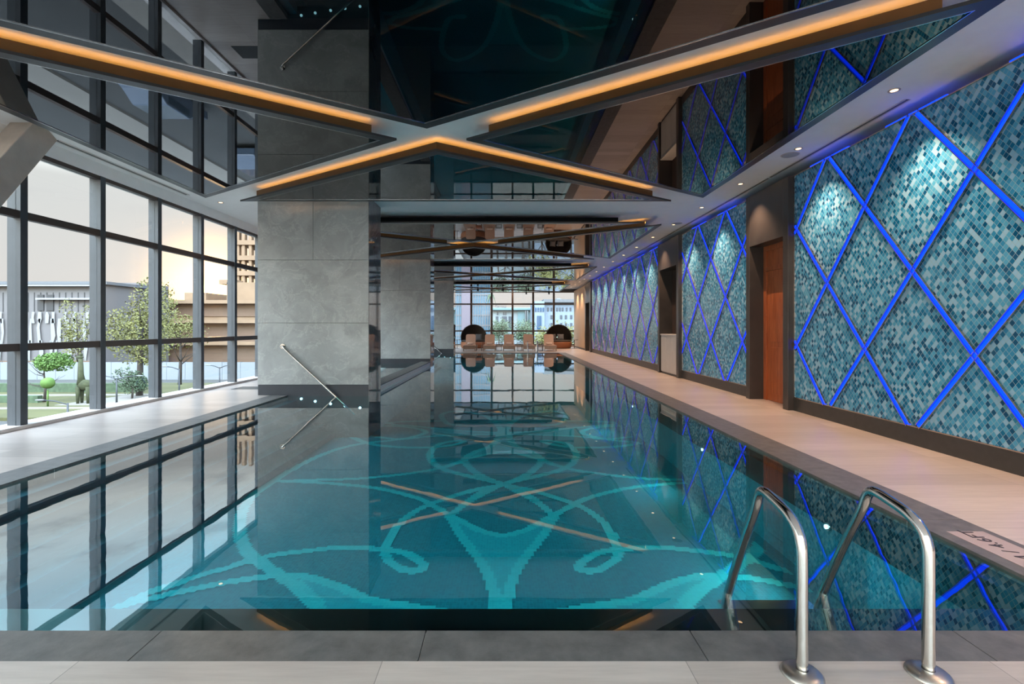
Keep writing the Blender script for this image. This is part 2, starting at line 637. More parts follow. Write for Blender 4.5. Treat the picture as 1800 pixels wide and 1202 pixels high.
def thing(name, label, cat, loc=(0, 0, 0), group=None):
    o = bpy.data.objects.new(name, None)
    o.empty_display_size = .1
    COL.objects.link(o)
    o.location = loc
    return tag(o, label, cat, group)


def struct(mb, name, mats, label, cat, parent=None, loc=None, bevel=0):
    o = mb.build(name, mats, parent, loc, bevel)
    return tag(o, label, cat, kind='structure')


def dup(root, loc, label=None, rotz=None):
    r = root.copy()
    COL.objects.link(r)
    r.location = loc
    if rotz is not None:
        r.rotation_euler = (0, 0, rotz)
    if label:
        r['label'] = label
    for ch in list(root.children):
        c = ch.copy()
        COL.objects.link(c)
        c.parent = r
        for g in ch.children:
            d = g.copy()
            COL.objects.link(d)
            d.parent = c
    return r


def spot(name, loc, aim, power, col, deg, blend=.6, size=.03, parent=None):
    l = bpy.data.lights.new(name, 'SPOT')
    l.energy, l.color = power, col
    l.spot_size, l.spot_blend, l.shadow_soft_size = math.radians(deg), blend, size
    o = bpy.data.objects.new(name, l)
    COL.objects.link(o)
    o.location = loc
    o.rotation_euler = (Vector(aim) - Vector(loc)).to_track_quat('-Z', 'Y').to_euler()
    if parent is not None:
        o.parent = parent
        o.location = Vector(loc) - Vector(parent.location)
    return o


def cells_minus(outer, holes):
    """split a rectangle (x0,y0,x1,y1) around rectangular holes"""
    xs = sorted({outer[0], outer[2], *[h[i] for h in holes for i in (0, 2) if outer[0] < h[i] < outer[2]]})
    ys = sorted({outer[1], outer[3], *[h[i] for h in holes for i in (1, 3) if outer[1] < h[i] < outer[3]]})
    res = []
    for i in range(len(xs) - 1):
        for j in range(len(ys) - 1):
            cx, cy = (xs[i] + xs[i + 1]) / 2, (ys[j] + ys[j + 1]) / 2
            if not any(h[0] < cx < h[2] and h[1] < cy < h[3] for h in holes):
                res.append((xs[i], ys[j], xs[i + 1], ys[j + 1]))
    return res


# ------------------------------------------------------------------ the room: plan
XL, XR = -6.5, 4.75                # inner face of the glazing, face of the mosaic wall
YB, YF = -4.0, 33.4                # wall behind the camera, far glazing
ZC, ZT = 4.0, 3.86                # ceiling, top of the mosaic panels
PX0, PX1, PY0, PY1 = -4.38, 2.86, 2.185, 25.75     # pool
PIL = [(9.73, 10.64), (17.75, 18.66), (25.75, 26.66)]
QX0, QX1 = -4.98, -2.747           # pillars
ZW = -.02                          # water level
SPA = (QX0, 10.64, QX1, 17.75)

holes = [(-4.73, 1.984, 3.26, 26.15)] + [(QX0, a, QX1, b) for a, b in PIL] + [SPA]
mb = MB()
for x0, y0, x1, y1 in cells_minus((XL - .3, YB, 5.6, YF), holes):
    mb.box((x0, y0, -.2), (x1, y1, 0))
struct(mb, 'floor', 'deck', 'pale stone plank deck around the pool', 'floor')

mb = MB()
edge = [(-4.73, 1.984, 3.26, 26.15)]
cop = cells_minus((-4.73, 1.984, 3.26, 26.15), [(PX0, PY0, PX1, PY1)] + [(QX0, a, QX1, b) for a, b in PIL] + [SPA])
gap = .004
for x0, y0, x1, y1 in cop:
    if y1 - y0 > x1 - x0:
        n = max(1, round((y1 - y0) / 1.2))
        for i in range(n):
            mb.box((x0, y0 + (y1 - y0) * i / n + gap / 2, -.14), (x1, y0 + (y1 - y0) * (i + 1) / n - gap / 2, 0))
    else:
        xs = [x0] + [x for x in [-3.93, -2.74, -1.55, -.357, .834, 2.02] if x0 < x < x1] + [x1]
        for a, b in zip(xs, xs[1:]):
            mb.box((a + gap / 2, y0, -.14), (b - gap / 2, y1, 0))
    mb.box((x0 + .001, y0 + .001, -.2), (x1 - .001, y1 - .001, -.012), 1)
struct(mb, 'trim_1', ['coping', 'sill'], 'dark grey stone coping around the pool edge', 'pool coping', bevel=.004)

mb = MB().box((XL - .3, YB, ZC), (5.6, YF + .3, ZC + .2))
struct(mb, 'ceiling', 'white', 'white plaster ceiling above the dark panels', 'ceiling')
mb = MB()
for x0, y0, x1, y1 in [(5.1, YB, 5.3, YF)]:
    mb.box((x0, y0, 0), (x1, y1, ZC))
struct(mb, 'wall_right', 'wallpaint', 'plain wall behind the blue mosaic panels', 'wall')
struct(MB().box((XL - .3, YB - .2, 0), (5.6, YB, .12)), 'wall_back', 'sill', 'low curb under the windows behind the camera', 'wall')

# ------------------------------------------------------------------ the pool
mb = MB()
zf = -.85
x0, x1, y0, y1 = PX0, PX1, PY0, PY1
mb.box((x0 - .12, y0 - .12, zf - .3), (x1 + .12, y1 + .12, zf - .001))
mb.box((x0 - .12, y0 - .12, zf), (x0 - .001, 9.73, -.2))
mb.box((x0 - .12, 10.64, zf), (x0 - .001, y1 + .12, -.2))
mb.box((x1 + .001, y0 - .12, zf), (x1 + .12, y1 + .12, -.2))
mb.box((x0, y0 - .12, zf), (x1, y0 - .001, -.2))
mb.box((x0, y1 + .001, zf), (x1, y1 + .12, -.2))
# submerged black rim
for r in [(x0, y0, x1, 2.447), (2.71, 2.447, x1, y1), (-2.6, y1 - .2, 2.71, y1)]:
    mb.box((r[0], r[1], -.3), (r[2], r[3], -.055), 3)
mb.box((x0, y0, zf), (x1, 2.447, -.3))
mb.box((2.71, 2.447, zf), (x1, y1, -.3))
# steps beside the first and third pillar
for ya, yb in ((2.447, 9.73), (20.0, 25.75)):
    for k in range(5):
        mb.box((x0, ya, zf), (x0 + .19 * (k + 1), yb, -.1 - .16 * k), 5)
        xe, ze = x0 + .19 * (k + 1), -.1 - .16 * k
        mb.box((xe - .01, ya, max(zf, ze - .155)), (xe + .004, yb, ze - .004), 4)


def fl(px, py):
    y = F * (H - zf) / (py - CY)
    return ((px - CX) / F * y, y)


def spline(pts, n=10):
    res = []
    P = [Vector(p) for p in pts]
    for i in range(len(P) - 1):
        a, b, c, d = P[max(i - 1, 0)], P[i], P[i + 1], P[min(i + 2, len(P) - 1)]
        for k in range(n):
            t = k / n
            res.append(.5 * ((2 * b) + (-a + c) * t + (2 * a - 5 * b + 4 * c - d) * t * t + (-a + 3 * b - 3 * c + d) * t ** 3))
    res.append(P[-1])
    return res


curves = [  # one half of the scrollwork on the pool floor, the other half is its mirror image
    ([(869, 1085), (868, 1046), (862, 1023), (851, 998), (832, 970), (811, 943), (796, 918), (789, 905), (755, 886), (734, 876), (690, 864), (645, 856), (575, 849.5), (493, 846)], .10),
    ([(795, 907), (836, 929), (862, 938), (883.5, 941), (905, 938), (931, 929), (972, 907)], .09),
    ([(493, 846), (532, 844.5), (628, 841.6), (684, 836.7), (730.5, 830.6), (774.5, 823), (816, 811)], .10),
    ([(794, 905), (815, 888), (837, 871), (861, 857.5), (883.5, 851)], .10),
    ([(755, 886), (800, 871), (832, 861), (859, 856), (883.5, 851.5)], .09),
    ([(883.5, 851), (917, 868.5), (951.6, 888), (969, 903), (976, 910)], .10),
    ([(883.5, 852.6), (937, 863.6), (971, 873), (1020, 890.5), (1040, 902), (1060, 918), (1076, 940), (1085, 963), (1087, 975), (1077, 988), (1052, 1002), (1030, 1004), (1018, 998), (1029, 984), (1052, 972), (1080, 966.6), (1110, 964.5), (1140, 963), (1173, 963), (1218, 968), (1262, 973), (1295.5, 979), (1329, 986.7), (1362, 998), (1398, 1008), (1440, 1022), (1500, 1042), (1549, 1066)], .10),
    ([(985, 1076), (1042, 1066), (1107, 1056), (1140, 1043), (1173, 1029), (1218, 1015.5), (1251, 1012), (1307, 1015.5), (1351, 1022), (1398, 1031), (1440, 1040), (1500, 1053), (1549, 1066)], .10),
    ([(1200, 1078), (1204, 1067), (1211, 1055.5), (1229, 1040), (1251, 1024), (1275.5, 1009), (1302, 991), (1322, 978), (1338, 953), (1344, 924), (1338, 895), (1318, 868), (1275, 838), (1226, 810), (1177, 790), (1128, 779), (1079, 774), (1040, 767), (1022, 759.5), (1042, 752.5), (1079, 749), (1116, 750), (1160, 757)], .13),
    ([(1167, 761), (1134, 775.6), (1103, 783), (1055, 786.6), (1011, 786.6), (972, 781.7), (954, 775.6), (972, 775.6), (996, 780.5), (1011, 792.7), (1013, 802.5), (1006, 814.7), (989, 824.5), (957, 834), (908, 845), (883.5, 851)], .13),
    ([(1167, 761), (1100, 769), (1060, 772), (1010, 767), (883, 763)], .10),
    ([(1160, 757), (1123, 750), (1091, 744), (1055, 741), (993, 740)], .12),
    ([(1116, 730), (1104, 739), (1079, 746), (1049, 748.5), (960, 757), (883, 761)], .12),
    ([(895, 762), (896, 772), (908, 785), (935, 795), (951, 807), (947.5, 817), (930, 832), (906, 844), (883.5, 851)], .13),
    ([(951, 808), (925, 801), (905, 797), (883.5, 796)], .10),
    ([(951, 807), (995, 823), (1038, 831), (1083, 837)], .09),
    ([(889, 766), (890, 756), (899, 744), (918, 731.6), (945, 725), (975, 723), (995, 730), (983, 745), (955, 747)], .14),
]
fills = [
    [(869, 1085), (868, 1046), (862, 1023), (851, 998), (832, 970), (811, 943), (796, 918), (795, 907), (836, 929), (862, 938), (883.5, 941), (905, 938), (931, 929), (972, 907), (971, 918), (956, 943), (935, 970), (916, 998), (905, 1023), (899, 1046), (898, 1085)],
    [(1042, 1066), (1107, 1056), (1140, 1043), (1173, 1029), (1218, 1015.5), (1262, 1014), (1251, 1024), (1229, 1040), (1211, 1055.5), (1200, 1078), (985, 1080)],
    [(871, 764), (871, 773), (859, 785), (832, 795), (818, 806), (842, 801), (862, 797), (883.5, 796), (905, 797), (925, 801), (949, 806), (935, 795), (908, 785), (896, 772), (895, 764)],
    [(1010, 752), (960, 757), (883, 762), (1010, 766)],
    [(878, 760), (868.5, 744), (849, 731.6), (918, 731.6), (899, 744), (890, 760)],
]
AX = fl(883.7, 851)[0]
cs = .032
gx0, gy0 = -4.2, 3.5
nx, ny = int((2.6 - gx0) / cs), int((14.0 - gy0) / cs)
gx = gx0 + (np.arange(nx) + .5) * cs
gy = gy0 + (np.arange(ny) + .5) * cs
GX, GY = np.meshgrid(gx, gy)
lev = np.zeros((ny, nx), int)


def inside(poly):
    r = np.zeros(GX.shape, bool)
    n = len(poly)
    for i in range(n):
        (xa, ya), (xb, yb) = poly[i], poly[(i + 1) % n]
        if ya == yb:
            continue
        c = ((ya > GY) != (yb > GY)) & (GX < (xb - xa) * (GY - ya) / (yb - ya) + xa)
        r ^= c
    return r


for p in fills:
    q = [fl(*v) for v in p]
    lev[inside(q)] = 2
    lev[inside([(2 * AX - v[0], v[1]) for v in q])] = 2
for pts, w in curves:
    q = [fl(v[0], v[1]) for v in spline(pts, 8)]
    for sgn in (0, 1):
        qq = [(2 * AX - v[0], v[1]) for v in q] if sgn else q
        for (xa, ya), (xb, yb) in zip(qq, qq[1:]):
            dx, dy = xb - xa, yb - ya
            L2 = dx * dx + dy * dy + 1e-9
            if L2 > 25:
                continue
            i0, i1 = int((min(xa, xb) - w - gx0) / cs), int((max(xa, xb) + w - gx0) / cs) + 1
            j0, j1 = int((min(ya, yb) - w - gy0) / cs), int((max(ya, yb) + w - gy0) / cs) + 1
            i0, j0, i1, j1 = max(i0, 0), max(j0, 0), min(i1, nx), min(j1, ny)
            if i0 >= i1 or j0 >= j1:
                continue
            X, Y = GX[j0:j1, i0:i1], GY[j0:j1, i0:i1]
            t = np.clip(((X - xa) * dx + (Y - ya) * dy) / L2, 0, 1)
            d = (X - xa - t * dx) ** 2 + (Y - ya - t * dy) ** 2
            lev[j0:j1, i0:i1][d < (w / 2) ** 2] = 1
for j in range(ny):
    i = 0
    row = lev[j]
    while i < nx:
        k = i
        while k < nx and row[k] == row[i]:
            k += 1
        if row[i]:
            xa, xb, ya = gx0 + i * cs, gx0 + k * cs, gy0 + j * cs
            mb.add([(xa, ya, zf + .004), (xb, ya, zf + .004), (xb, ya + cs, zf + .004), (xa, ya + cs, zf + .004)], [(0, 1, 2, 3)], int(row[i]))
        i = k
struct(mb, 'pool_basin', ['teal', 'ribbon', 'fill', 'ledge', 'nosing', 'step'], 'teal mosaic pool basin with pale scrolls on its floor', 'pool basin')

mb = MB()
for r in cells_minus((PX0, PY0, PX1, PY1), [(QX0, 9.73, QX1, 18.66)]):
    mb.add([(r[0], r[1], ZW), (r[2], r[1], ZW), (r[2], r[3], ZW), (r[0], r[3], ZW)], [(0, 1, 2, 3)])
tag(mb.build('pool_water', 'water', flat=True), 'still clear water filling the long swimming pool', 'water', kind='stuff')

# small basin between the first two pillars
t = thing('spa_basin', 'raised spa basin with pale mosaic rim between the first two marble pillars', 'spa basin', (-3.86, 14.2, -.9))
zs = .11
MB().box((QX1 - .10, 10.64, -.06), (QX1, 17.75, .085)).build('rim_wall', 'mosaicpale', t)
MB().box((QX1 - .34, 10.641, .085), (QX1 + .012, 17.749, zs)).build('rim_coping', 'coping', t)
mb = MB().box((QX0, 10.662, -.9), (QX1 - .10, 17.728, -.86))
mb.box((QX0, 10.662, -.86), (QX0 + .1, 17.728, .06))
mb.box((QX1 - .34, 10.64, -.86), (QX1 - .10, 17.75, .07))
mb.box((QX1 - .10, 10.64, zf), (QX1 - .002, 17.75, -.061))
mb.build('spa_shell', 'teal', t)
mb = MB()
mb.add([(QX0 + .1, 10.64, .04), (QX1 - .34, 10.64, .04), (QX1 - .34, 17.75, .04), (QX0 + .1, 17.75, .04)], [(0, 1, 2, 3)])
mb.build('spa_water', 'water', t, flat=True)

# ------------------------------------------------------------------ pillars
for i, (ya, yb) in enumerate(PIL):
    t = thing('marble_pillar', ['broad grey marble pillar nearest the camera with a handrail on its face',
                                'grey marble pillar standing behind the raised spa basin',
                                'farthest grey marble pillar beside the row of loungers'][i], 'pillar', ((QX0 + QX1) / 2, (ya + yb) / 2, 0),
              'marble pillars along the pool')
    z0 = .21
    mb = MB()
    for za, zb, xs in ((z0, 1.45, [QX0, QX1]), (1.45, 2.72, [QX0, QX1]), (2.72, ZC, [QX0, -3.87, QX1])):
        for a, b in zip(xs, xs[1:]):
            mb.box((a + (.006 if a != QX0 else 0), ya, za + .006), (b, yb, min(zb, ZC)))
    mb.build('marble_cladding', 'marble', t)
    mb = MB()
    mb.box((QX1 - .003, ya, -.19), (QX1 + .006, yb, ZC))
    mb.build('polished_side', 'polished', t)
    MB().box((QX0 + .004, ya + .004, -.0), (QX1 - .004, yb - .004, z0)).box((QX0 + .6, ya + .004, zf), (QX1 - .004, yb - .004, 0)).build('stone_base', 'base', t)

# handrails by the steps, step lights
for i, ya in ((0, 9.73), (2, 25.75)):
    a, b = Vector((-4.45, ya - .09, .985)), Vector((-3.36, ya - .09, -.03))
    t = thing('wall_handrail', ['slanting steel handrail on the nearest marble pillar leading into the water',
                                'tiny slanting steel handrail on the farthest marble pillar'][0 if i == 0 else 1], 'handrail', (a.x, a.y, a.z),
              'handrails at the pool steps')
    d = (b - a).normalized()
    pth = [a + Vector((-.02, .09, .0)), a + Vector((-.02, .03, .0)), a + Vector((0, 0, 0)) + d * .02, a + d * .1, b, b + d * .5]
    MB().tube(pth, .021, 12).build('rail', 'chrome', t)
    mb = MB()
    mb.tube([a + Vector((-.02, .084, 0)), a + Vector((-.02, .07, 0))], .05, 20)
    mb.build('wall_flange', 'chrome', t)
    for k, (px, zz) in enumerate(((-4.1, -.05), (-3.82, -.10), (-3.51, -.15), (-3.22, -.19), (-2.92, -.23))):
        o = MB().tube([(px, ya - .001, zz - .02), (px, ya - .014, zz - .02)], .026, 16).build('step_light', 'steplamp')
        tag(o, ['first', 'second', 'third', 'fourth', 'fifth'][k] + ' round light from the left under water at the foot of the ' +
            ('nearest' if i == 0 else 'farthest') + ' pillar', 'step light', 'lights at the pool steps')

# underwater lights on the right pool wall
for k, y in enumerate((4.05, 6.6, 10.2)):
    t = thing('pool_light', ['round underwater pool light glowing behind the near ladder', 'second round underwater pool light on the right wall',
                             'third small underwater pool light on the right wall'][k], 'pool light', (2.70, y, -.3), 'underwater pool lights')
    MB().tube([(2.71, y, -.3), (2.69, y, -.3)], .035, 20).build('bezel', 'chrome', t)
    MB().tube([(2.691, y, -.3), (2.68, y, -.3)], .018, 20).build('lens', 'poollamp', t)
    spot('pool_beam', (2.66, y, -.3), (0, y, -.75), 36, (.7, .95, 1.0), 110, .8, .001, t)
for k, y in ((1, 19.3),):
    xx = PX0
    t = thing('pool_light', ['underwater pool light below the raised spa basin', 'underwater pool light on the left wall beyond the second pillar'][k], 'pool light', (xx, y, -.42), 'underwater pool lights')
    MB().tube([(xx, y, -.42), (xx + .025, y, -.42)], .06, 20).build('bezel', 'chrome', t)
    MB().tube([(xx + .024, y, -.42), (xx + .034, y, -.42)], .035, 20).build('lens', 'poollamp', t)
    spot('pool_beam', (xx + .06, y, -.42), (xx + 3, y, -.9), 60, (.7, .95, 1.0), 120, .8, .001, t)

for k, x in enumerate((-2.4, -.3, 1.6)):  # unseen lamps added in the near wall to light the pool floor
    t = thing('pool_light', ['underwater pool light in the near wall on the window side', 'underwater pool light in the middle of the near wall',
                             'underwater pool light in the near wall beside the ladder'][k], 'pool light', (x, 2.46, -.5), 'underwater pool lights')
    MB().tube([(x, 2.447, -.42), (x, 2.472, -.42)], .075, 20).build('bezel', 'chrome', t)
    MB().tube([(x, 2.471, -.5), (x, 2.481, -.5)], .055, 20).build('lens', 'poollamp', t)
    spot('pool_beam', (x, 2.51, -.5), (x, 6, -.72), 60, (.7, .95, 1.0), 140, .9, .001, t)


# ------------------------------------------------------------------ ladders
def rail_path(sx, y0, flip=1):
    ctrl = [(0, 0), (0, .25), (0, .43), (.006, .505), (.035, .562), (.10, .598), (.2, .618), (.27, .627), (.305, .617), (.328, .585), (.36, .51),
            (.49, .27), (.625, -.01), (.67, -.13), (.70, -.3), (.70, -.72)]
    return [(sx, y0 + flip * p.x, p.y) for p in spline([(a, b, 0) for a, b in ctrl], 5)]


def ladder(label, xa, xb, y0, flip):
    t = thing('pool_ladder', label, 'pool ladder', ((xa + xb) / 2, y0, 0), 'pool ladders')
    for x in (xa, xb):
        r = MB().tube(rail_path(x, y0, flip), .0215, 16).build('rail', 'chrome', t)
        MB().lathe((x, y0, 0), [(.0225, .022), (.04, .021), (.066, .014), (.076, .005), (.077, 0)], 32).build('flange', 'brushed', r)
    for z in (-.16, -.40, -.64):
        yy = y0 + flip * .71
        MB().box((xa, yy - .04, z), (xb, yy + .05, z + .025)).build('tread', 'chrome', t)
    return t


ladder('polished steel pool ladder close to the camera at the near edge', 1.172, 1.671, 1.909, 1)
ladder('small steel pool ladder at the far end before the loungers', 1.21, 1.72, 26.25, -1)

# ------------------------------------------------------------------ ceiling panels
ZP = 3.78
BX = -.95


def offset_poly(pts, d):
    n = len(pts)
    area = sum(pts[i][0] * pts[(i + 1) % n][1] - pts[(i + 1) % n][0] * pts[i][1] for i in range(n))
    sg = 1 if area > 0 else -1
    lines = []
    for i in range(n):
        a, b = Vector(pts[i]), Vector(pts[(i + 1) % n])
        t = (b - a).normalized()
        nn = Vector((-t.y, t.x)) * sg
        lines.append((a + nn * d, t))
    res = []
    for i in range(n):
        (p, t), (q, u) = lines[i - 1], lines[i]
        det = t.x * -u.y + u.x * t.y
        k = ((q.x - p.x) * -u.y + u.x * (q.y - p.y)) / det
        res.append((p.x + t.x * k, p.y + t.y * k))
    return res


def ceiling_panel(label, pts, led_edges, plain_edges):
    c = (sum(p[0] for p in pts) / 3, sum(p[1] for p in pts) / 3)
    t = thing('ceiling_panel', label, 'ceiling panel', (c[0], c[1], ZP), 'black mirror ceiling panels')
    inn = offset_poly(pts, .115)
    in2 = offset_poly(pts, .125)
    MB().prism(in2, ZP + .004, ZP + .02).build('mirror', 'mirror', t)
    MB().ring(pts, inn, ZP, ZP + .03).build('frame', 'frame', t)
    MB().ring(inn, in2, ZP - .002, ZP + .01).build('silver_bead', 'silver', t)
    MB().prism(offset_poly(pts, .01), ZP + .0205, ZP + .0295).build('backing', 'body', t)
    ris = offset_poly(pts, .06)
    for i in (0, 1, 2):
        a, b = Vector(ris[i]), Vector(ris[(i + 1) % 3])
        d = (b - a).normalized()
        mid = Vector(c)
        nn = Vector((-d.y, d.x))
        if (mid - a).dot(nn) < 0:
            nn = -nn
        if i in led_edges:
            s0, s1 = led_edges[i]
            a2, b2 = a + d * s0, b - d * s1
            pa, pb = a2 + nn * .01, b2 + nn * .01
            MB().bar((*pa, ZP + .09), (*pb, ZP + .09), .02, .12).build('riser', 'riser', t)
            pa, pb = a2 + nn * .034, b2 + nn * .034
            MB().bar((*pa, ZP + .13), (*pb, ZP + .13), .022, .036).build('light_strip', 'led', t)
        elif i in plain_edges:
            a2, b2 = a + d * .35, b - d * .35
            pa, pb = a2 + nn * .01, b2 + nn * .01
            MB().bar((*pa, ZP + .085), (*pb, ZP + .085), .02, .11).build('riser', 'body', t)
    return t


where = ['the first bay above the camera', 'the second bay', 'the third bay', 'the last bay by the far windows']
for k, cy in enumerate((6.24, 14.2, 22.2, 30.1)):
    sc_ = 1.0 if k < 3 else 1.0

    def P(x, y):
        return (BX + x, cy + y)
    w = where[k]
    ceiling_panel('black mirror triangle with its point away from the camera in ' + w, [P(0, -.37), P(4.13, -3.03), P(-4.13, -3.03)], {}, (1,))
    ceiling_panel('black mirror triangle pointing toward the camera in ' + w, [P(0, .37), P(4.13, 3.03), P(-4.13, 3.03)], {0: (.0, .25), 2: (.25, .0)}, ())
    ceiling_panel('black mirror triangle on the window side of ' + w, [P(-.45, 0), P(-4.64, 2.78), P(-4.64, -2.78)], {2: (.3, .22)}, ())
    ceiling_panel('black mirror triangle on the mosaic wall side of ' + w, [P(.45, 0), P(4.64, -2.78), P(4.64, 2.78)], {0: (.22, .3)}, ())

# ------------------------------------------------------------------ ceiling fittings
y = 5.37 - 1.753 * 5
k = 0
names = []
while y < 32:
    names.append(y)
    y += 1.753
vis = [y for y in names if y > 4.3]
ordn = ['nearest', 'second', 'third', 'fourth', 'fifth', 'sixth', 'seventh', 'eighth', 'ninth', 'tenth', 'eleventh', 'twelfth', 'thirteenth', 'fourteenth', 'fifteenth', 'sixteenth', 'seventeenth']


def downlight(x, y, label, power, deg, aim):
    t = thing('downlight', label, 'ceiling light', (x, y, ZC), 'recessed ceiling downlights')
    MB().lathe((x, y, ZC), [(.038, -.004), (.058, -.006), (.06, 0)], 24).build('ring', 'lampring', t)
    MB().disc((x, y, ZC - .004), .037, .003).build('bulb', 'lamp', t)
    if power:
        spot('downlight_beam', (x, y, ZC - .03), aim, power, (1.0, .65, .43), deg, .8, .001, t)


for y in names:
    lab = ordn[vis.index(y)] + ' warm recessed downlight in the ceiling row beside the mosaic wall' if y in vis else 'warm recessed downlight beside the mosaic wall behind the camera'
    downlight(4.32, y, lab, 160, 90, (4.32, y, 0))
for j, y in enumerate((2.2, 10.2, 18.2, 26.2)):
    downlight(-6.0, y, ['recessed downlight over the window deck before the first pillar', 'recessed downlight over the window deck beside the nearest pillar',
                        'recessed downlight over the window deck beside the second pillar', 'recessed downlight over the window deck beside the farthest pillar'][j], 14, 100, (-6.0, y, 0))
for j, (x, y) in enumerate(((-2.2, 26.2), (.2, 26.2), (2.4, 26.2), (-1.6, 33.25), (.6, 33.25), (2.8, 33.25))):  # extra downlights added to brighten the far lounge
    downlight(x, y, ['left', 'middle', 'right'][j % 3] + ' recessed downlight ' + ('between the last two ceiling bays' if j < 3 else 'close to the far windows'), 60, 120, (x, y + (1 if j < 3 else -1.5), 0))
for j, y in enumerate((7.38, 12.25)):
    t = thing('ceiling_speaker', ['round grey ceiling speaker beside the second downlight', 'small round ceiling speaker farther along the ceiling'][j], 'speaker', (4.35, y - .0, ZC), 'ceiling speakers')
    MB().disc((4.35, y, ZC - .006), .115, .006, 32).build('grille', 'grille', t)
    MB().lathe((4.35, y, ZC), [(.115, -.007), (.128, -.004), (.13, 0)], 32).build('rim', 'lampring', t)
for j, (a, b) in enumerate(((5.58, 8.5), (8.54, 13.2), (13.24, 18.6))):
    t = thing('air_diffuser', ['nearest slim linear air slot in the right ceiling strip', 'middle slim linear air slot in the right ceiling strip',
                               'far slim linear air slot in the right ceiling strip'][j], 'air vent', (4.645, (a + b) / 2, ZC), 'linear air slots')
    MB().box((4.62, a, ZC - .003), (4.67, b, ZC)).build('slot', 'slot', t)
    for s in (-1, 1):
        MB().box((4.645 + s * .03 - .008, a, ZC - .008), (4.645 + s * .03 + .008, b, ZC)).build('flange', 'sill', t)
t = thing('air_diffuser', 'long linear air slot in the ceiling along the windows', 'air vent', (-6.3, 8.2, ZC), 'linear air slots')
MB().box((-6.33, 6.8, ZC - .003), (-6.28, 9.6, ZC)).build('slot', 'slot', t)
for s in (-1, 1):
    MB().box((-6.305 + s * .035 - .01, 6.8, ZC - .01), (-6.305 + s * .035 + .01, 9.6, ZC)).build('flange', 'sill', t)
for j, (px, py, Y) in enumerate(((840, 505.5, 29.2), (884, 505, 29.2), (929, 502.5, 29.2), (925, 511, 31.9), (965, 513.5, 31.9))):
    x = (px - CX) / F * Y
    t = thing('ceiling_spotlight', ['leftmost small black spotlight under the far ceiling panels', 'second small black spotlight from the left under the far panels',
                                    'third small black spotlight from the left under the far panels', 'small black spotlight left of the right daybed near the far window',
                                    'small black spotlight above the right daybed near the far window'][j], 'spotlight', (x, Y, ZP), 'small black ceiling spotlights')
    MB().tube([(x, Y, ZP), (x, Y, ZP - .09)], .02, 10).build('stem', 'black', t)
    MB().tube([(x, Y, ZP - .09), (x, Y - .02, ZP - .24)], .05, 14).build('head', 'black', t)

# ------------------------------------------------------------------ right wall: mosaic panels and stone portals
def clipseg(p, q, lo, hi):
    """clip a segment in (y,z) to a rectangle"""
    t0, t1 = 0.0, 1.0
    d = (q[0] - p[0], q[1] - p[1])
    for a in (0, 1):
        if abs(d[a]) < 1e-9:
            if not lo[a] <= p[a] <= hi[a]:
                return None
            continue
        u, v = (lo[a] - p[a]) / d[a], (hi[a] - p[a]) / d[a]
        if u > v:
            u, v = v, u
        t0, t1 = max(t0, u), min(t1, v)
    if t1 - t0 < 1e-3:
        return None
    return (p[0] + d[0] * t0, p[1] + d[1] * t0), (p[0] + d[0] * t1, p[1] + d[1] * t1)


def mosaic_panel(label, y0, y1, node, zb=.21, ph=PH):
    t = thing('mosaic_panel', label, 'mosaic wall panel', (XR, node, 0.14), 'blue mosaic panels on the right wall')
    lo, hi = (y0 + .035, zb + .01), (y1 - .035, ZT)
    o = MB().box((XR + .012, y0, zb), (XR + .1, y1, ZT)).build('tile_field', 'tile', t, loc=(XR, node, .14))
    if ph != PH:
        o.scale = (1, 1, 1)
    MB().box((XR - .004, y0, 0), (XR + .32, y1, zb)).build('plinth', 'plinth', t)
    mb = MB()
    mb.box((XR - .004, y0, zb), (XR + .03, y1, zb + .012))
    mb.box((XR - .002, y0, ZT - .012), (XR + .1, y1, ZT + .002))
    mb.box((XR - .002, y0, zb), (XR + .03, y0 + .012, ZT))
    mb.box((XR - .002, y1 - .012, zb), (XR + .03, y1, ZT))
    mb.build('edge_trim', 'trim', t)
    kmin, kmax = int((y0 - node) / ph / 2) - 4, int((y1 - node) / ph / 2) + 4
    for k in range(kmin, kmax + 1):
        ya, yb = max(y0 + .03, node + 2 * ph * k - .42), min(y1 - .03, node + 2 * ph * k + .42)
        if yb - ya > .1:
            MB().box((XR + .004, ya, ZT + .003), (XR + .034, yb, ZT + .02)).build('cove_strip', 'blue', t)
    for k in range(kmin, kmax + 1):
        for sg in (1, -1):
            p = (node + 2 * ph * k, .14)
            q = (p[0] + sg * ph * 6, .14 + PV * 6)
            s = clipseg(p, q, lo, hi)
            if not s:
                continue
            (ya, za), (yb, zb_) = s
            b = MB().bar((XR + .0105, ya, za), (XR + .0105, yb, zb_), .05, .004, up=(1, 0, 0)).build('light_strip', 'blue', t)
            d = Vector((0, yb - ya, zb_ - za)).normalized()
            nn = Vector((0, -d.z, d.y)) * .03
            mb = MB()
            for e in (1, -1):
                mb.bar(Vector((XR - .001, ya, za)) + nn * e, Vector((XR - .001, yb, zb_)) + nn * e, .007, .026, up=(1, 0, 0))
            mb.build('strip_edge', 'trim', b)
    return t


mosaic_panel('large blue mosaic panel nearest the camera with glowing diamond lines', .2, 7.96, 5.63)
mosaic_panel('narrow blue mosaic panel between the two dark stone doorways', 9.35, 13.0, 10.405)
mosaic_panel('long blue mosaic panel at the far end past the white counter', 14.76, 26.4, 15.5)


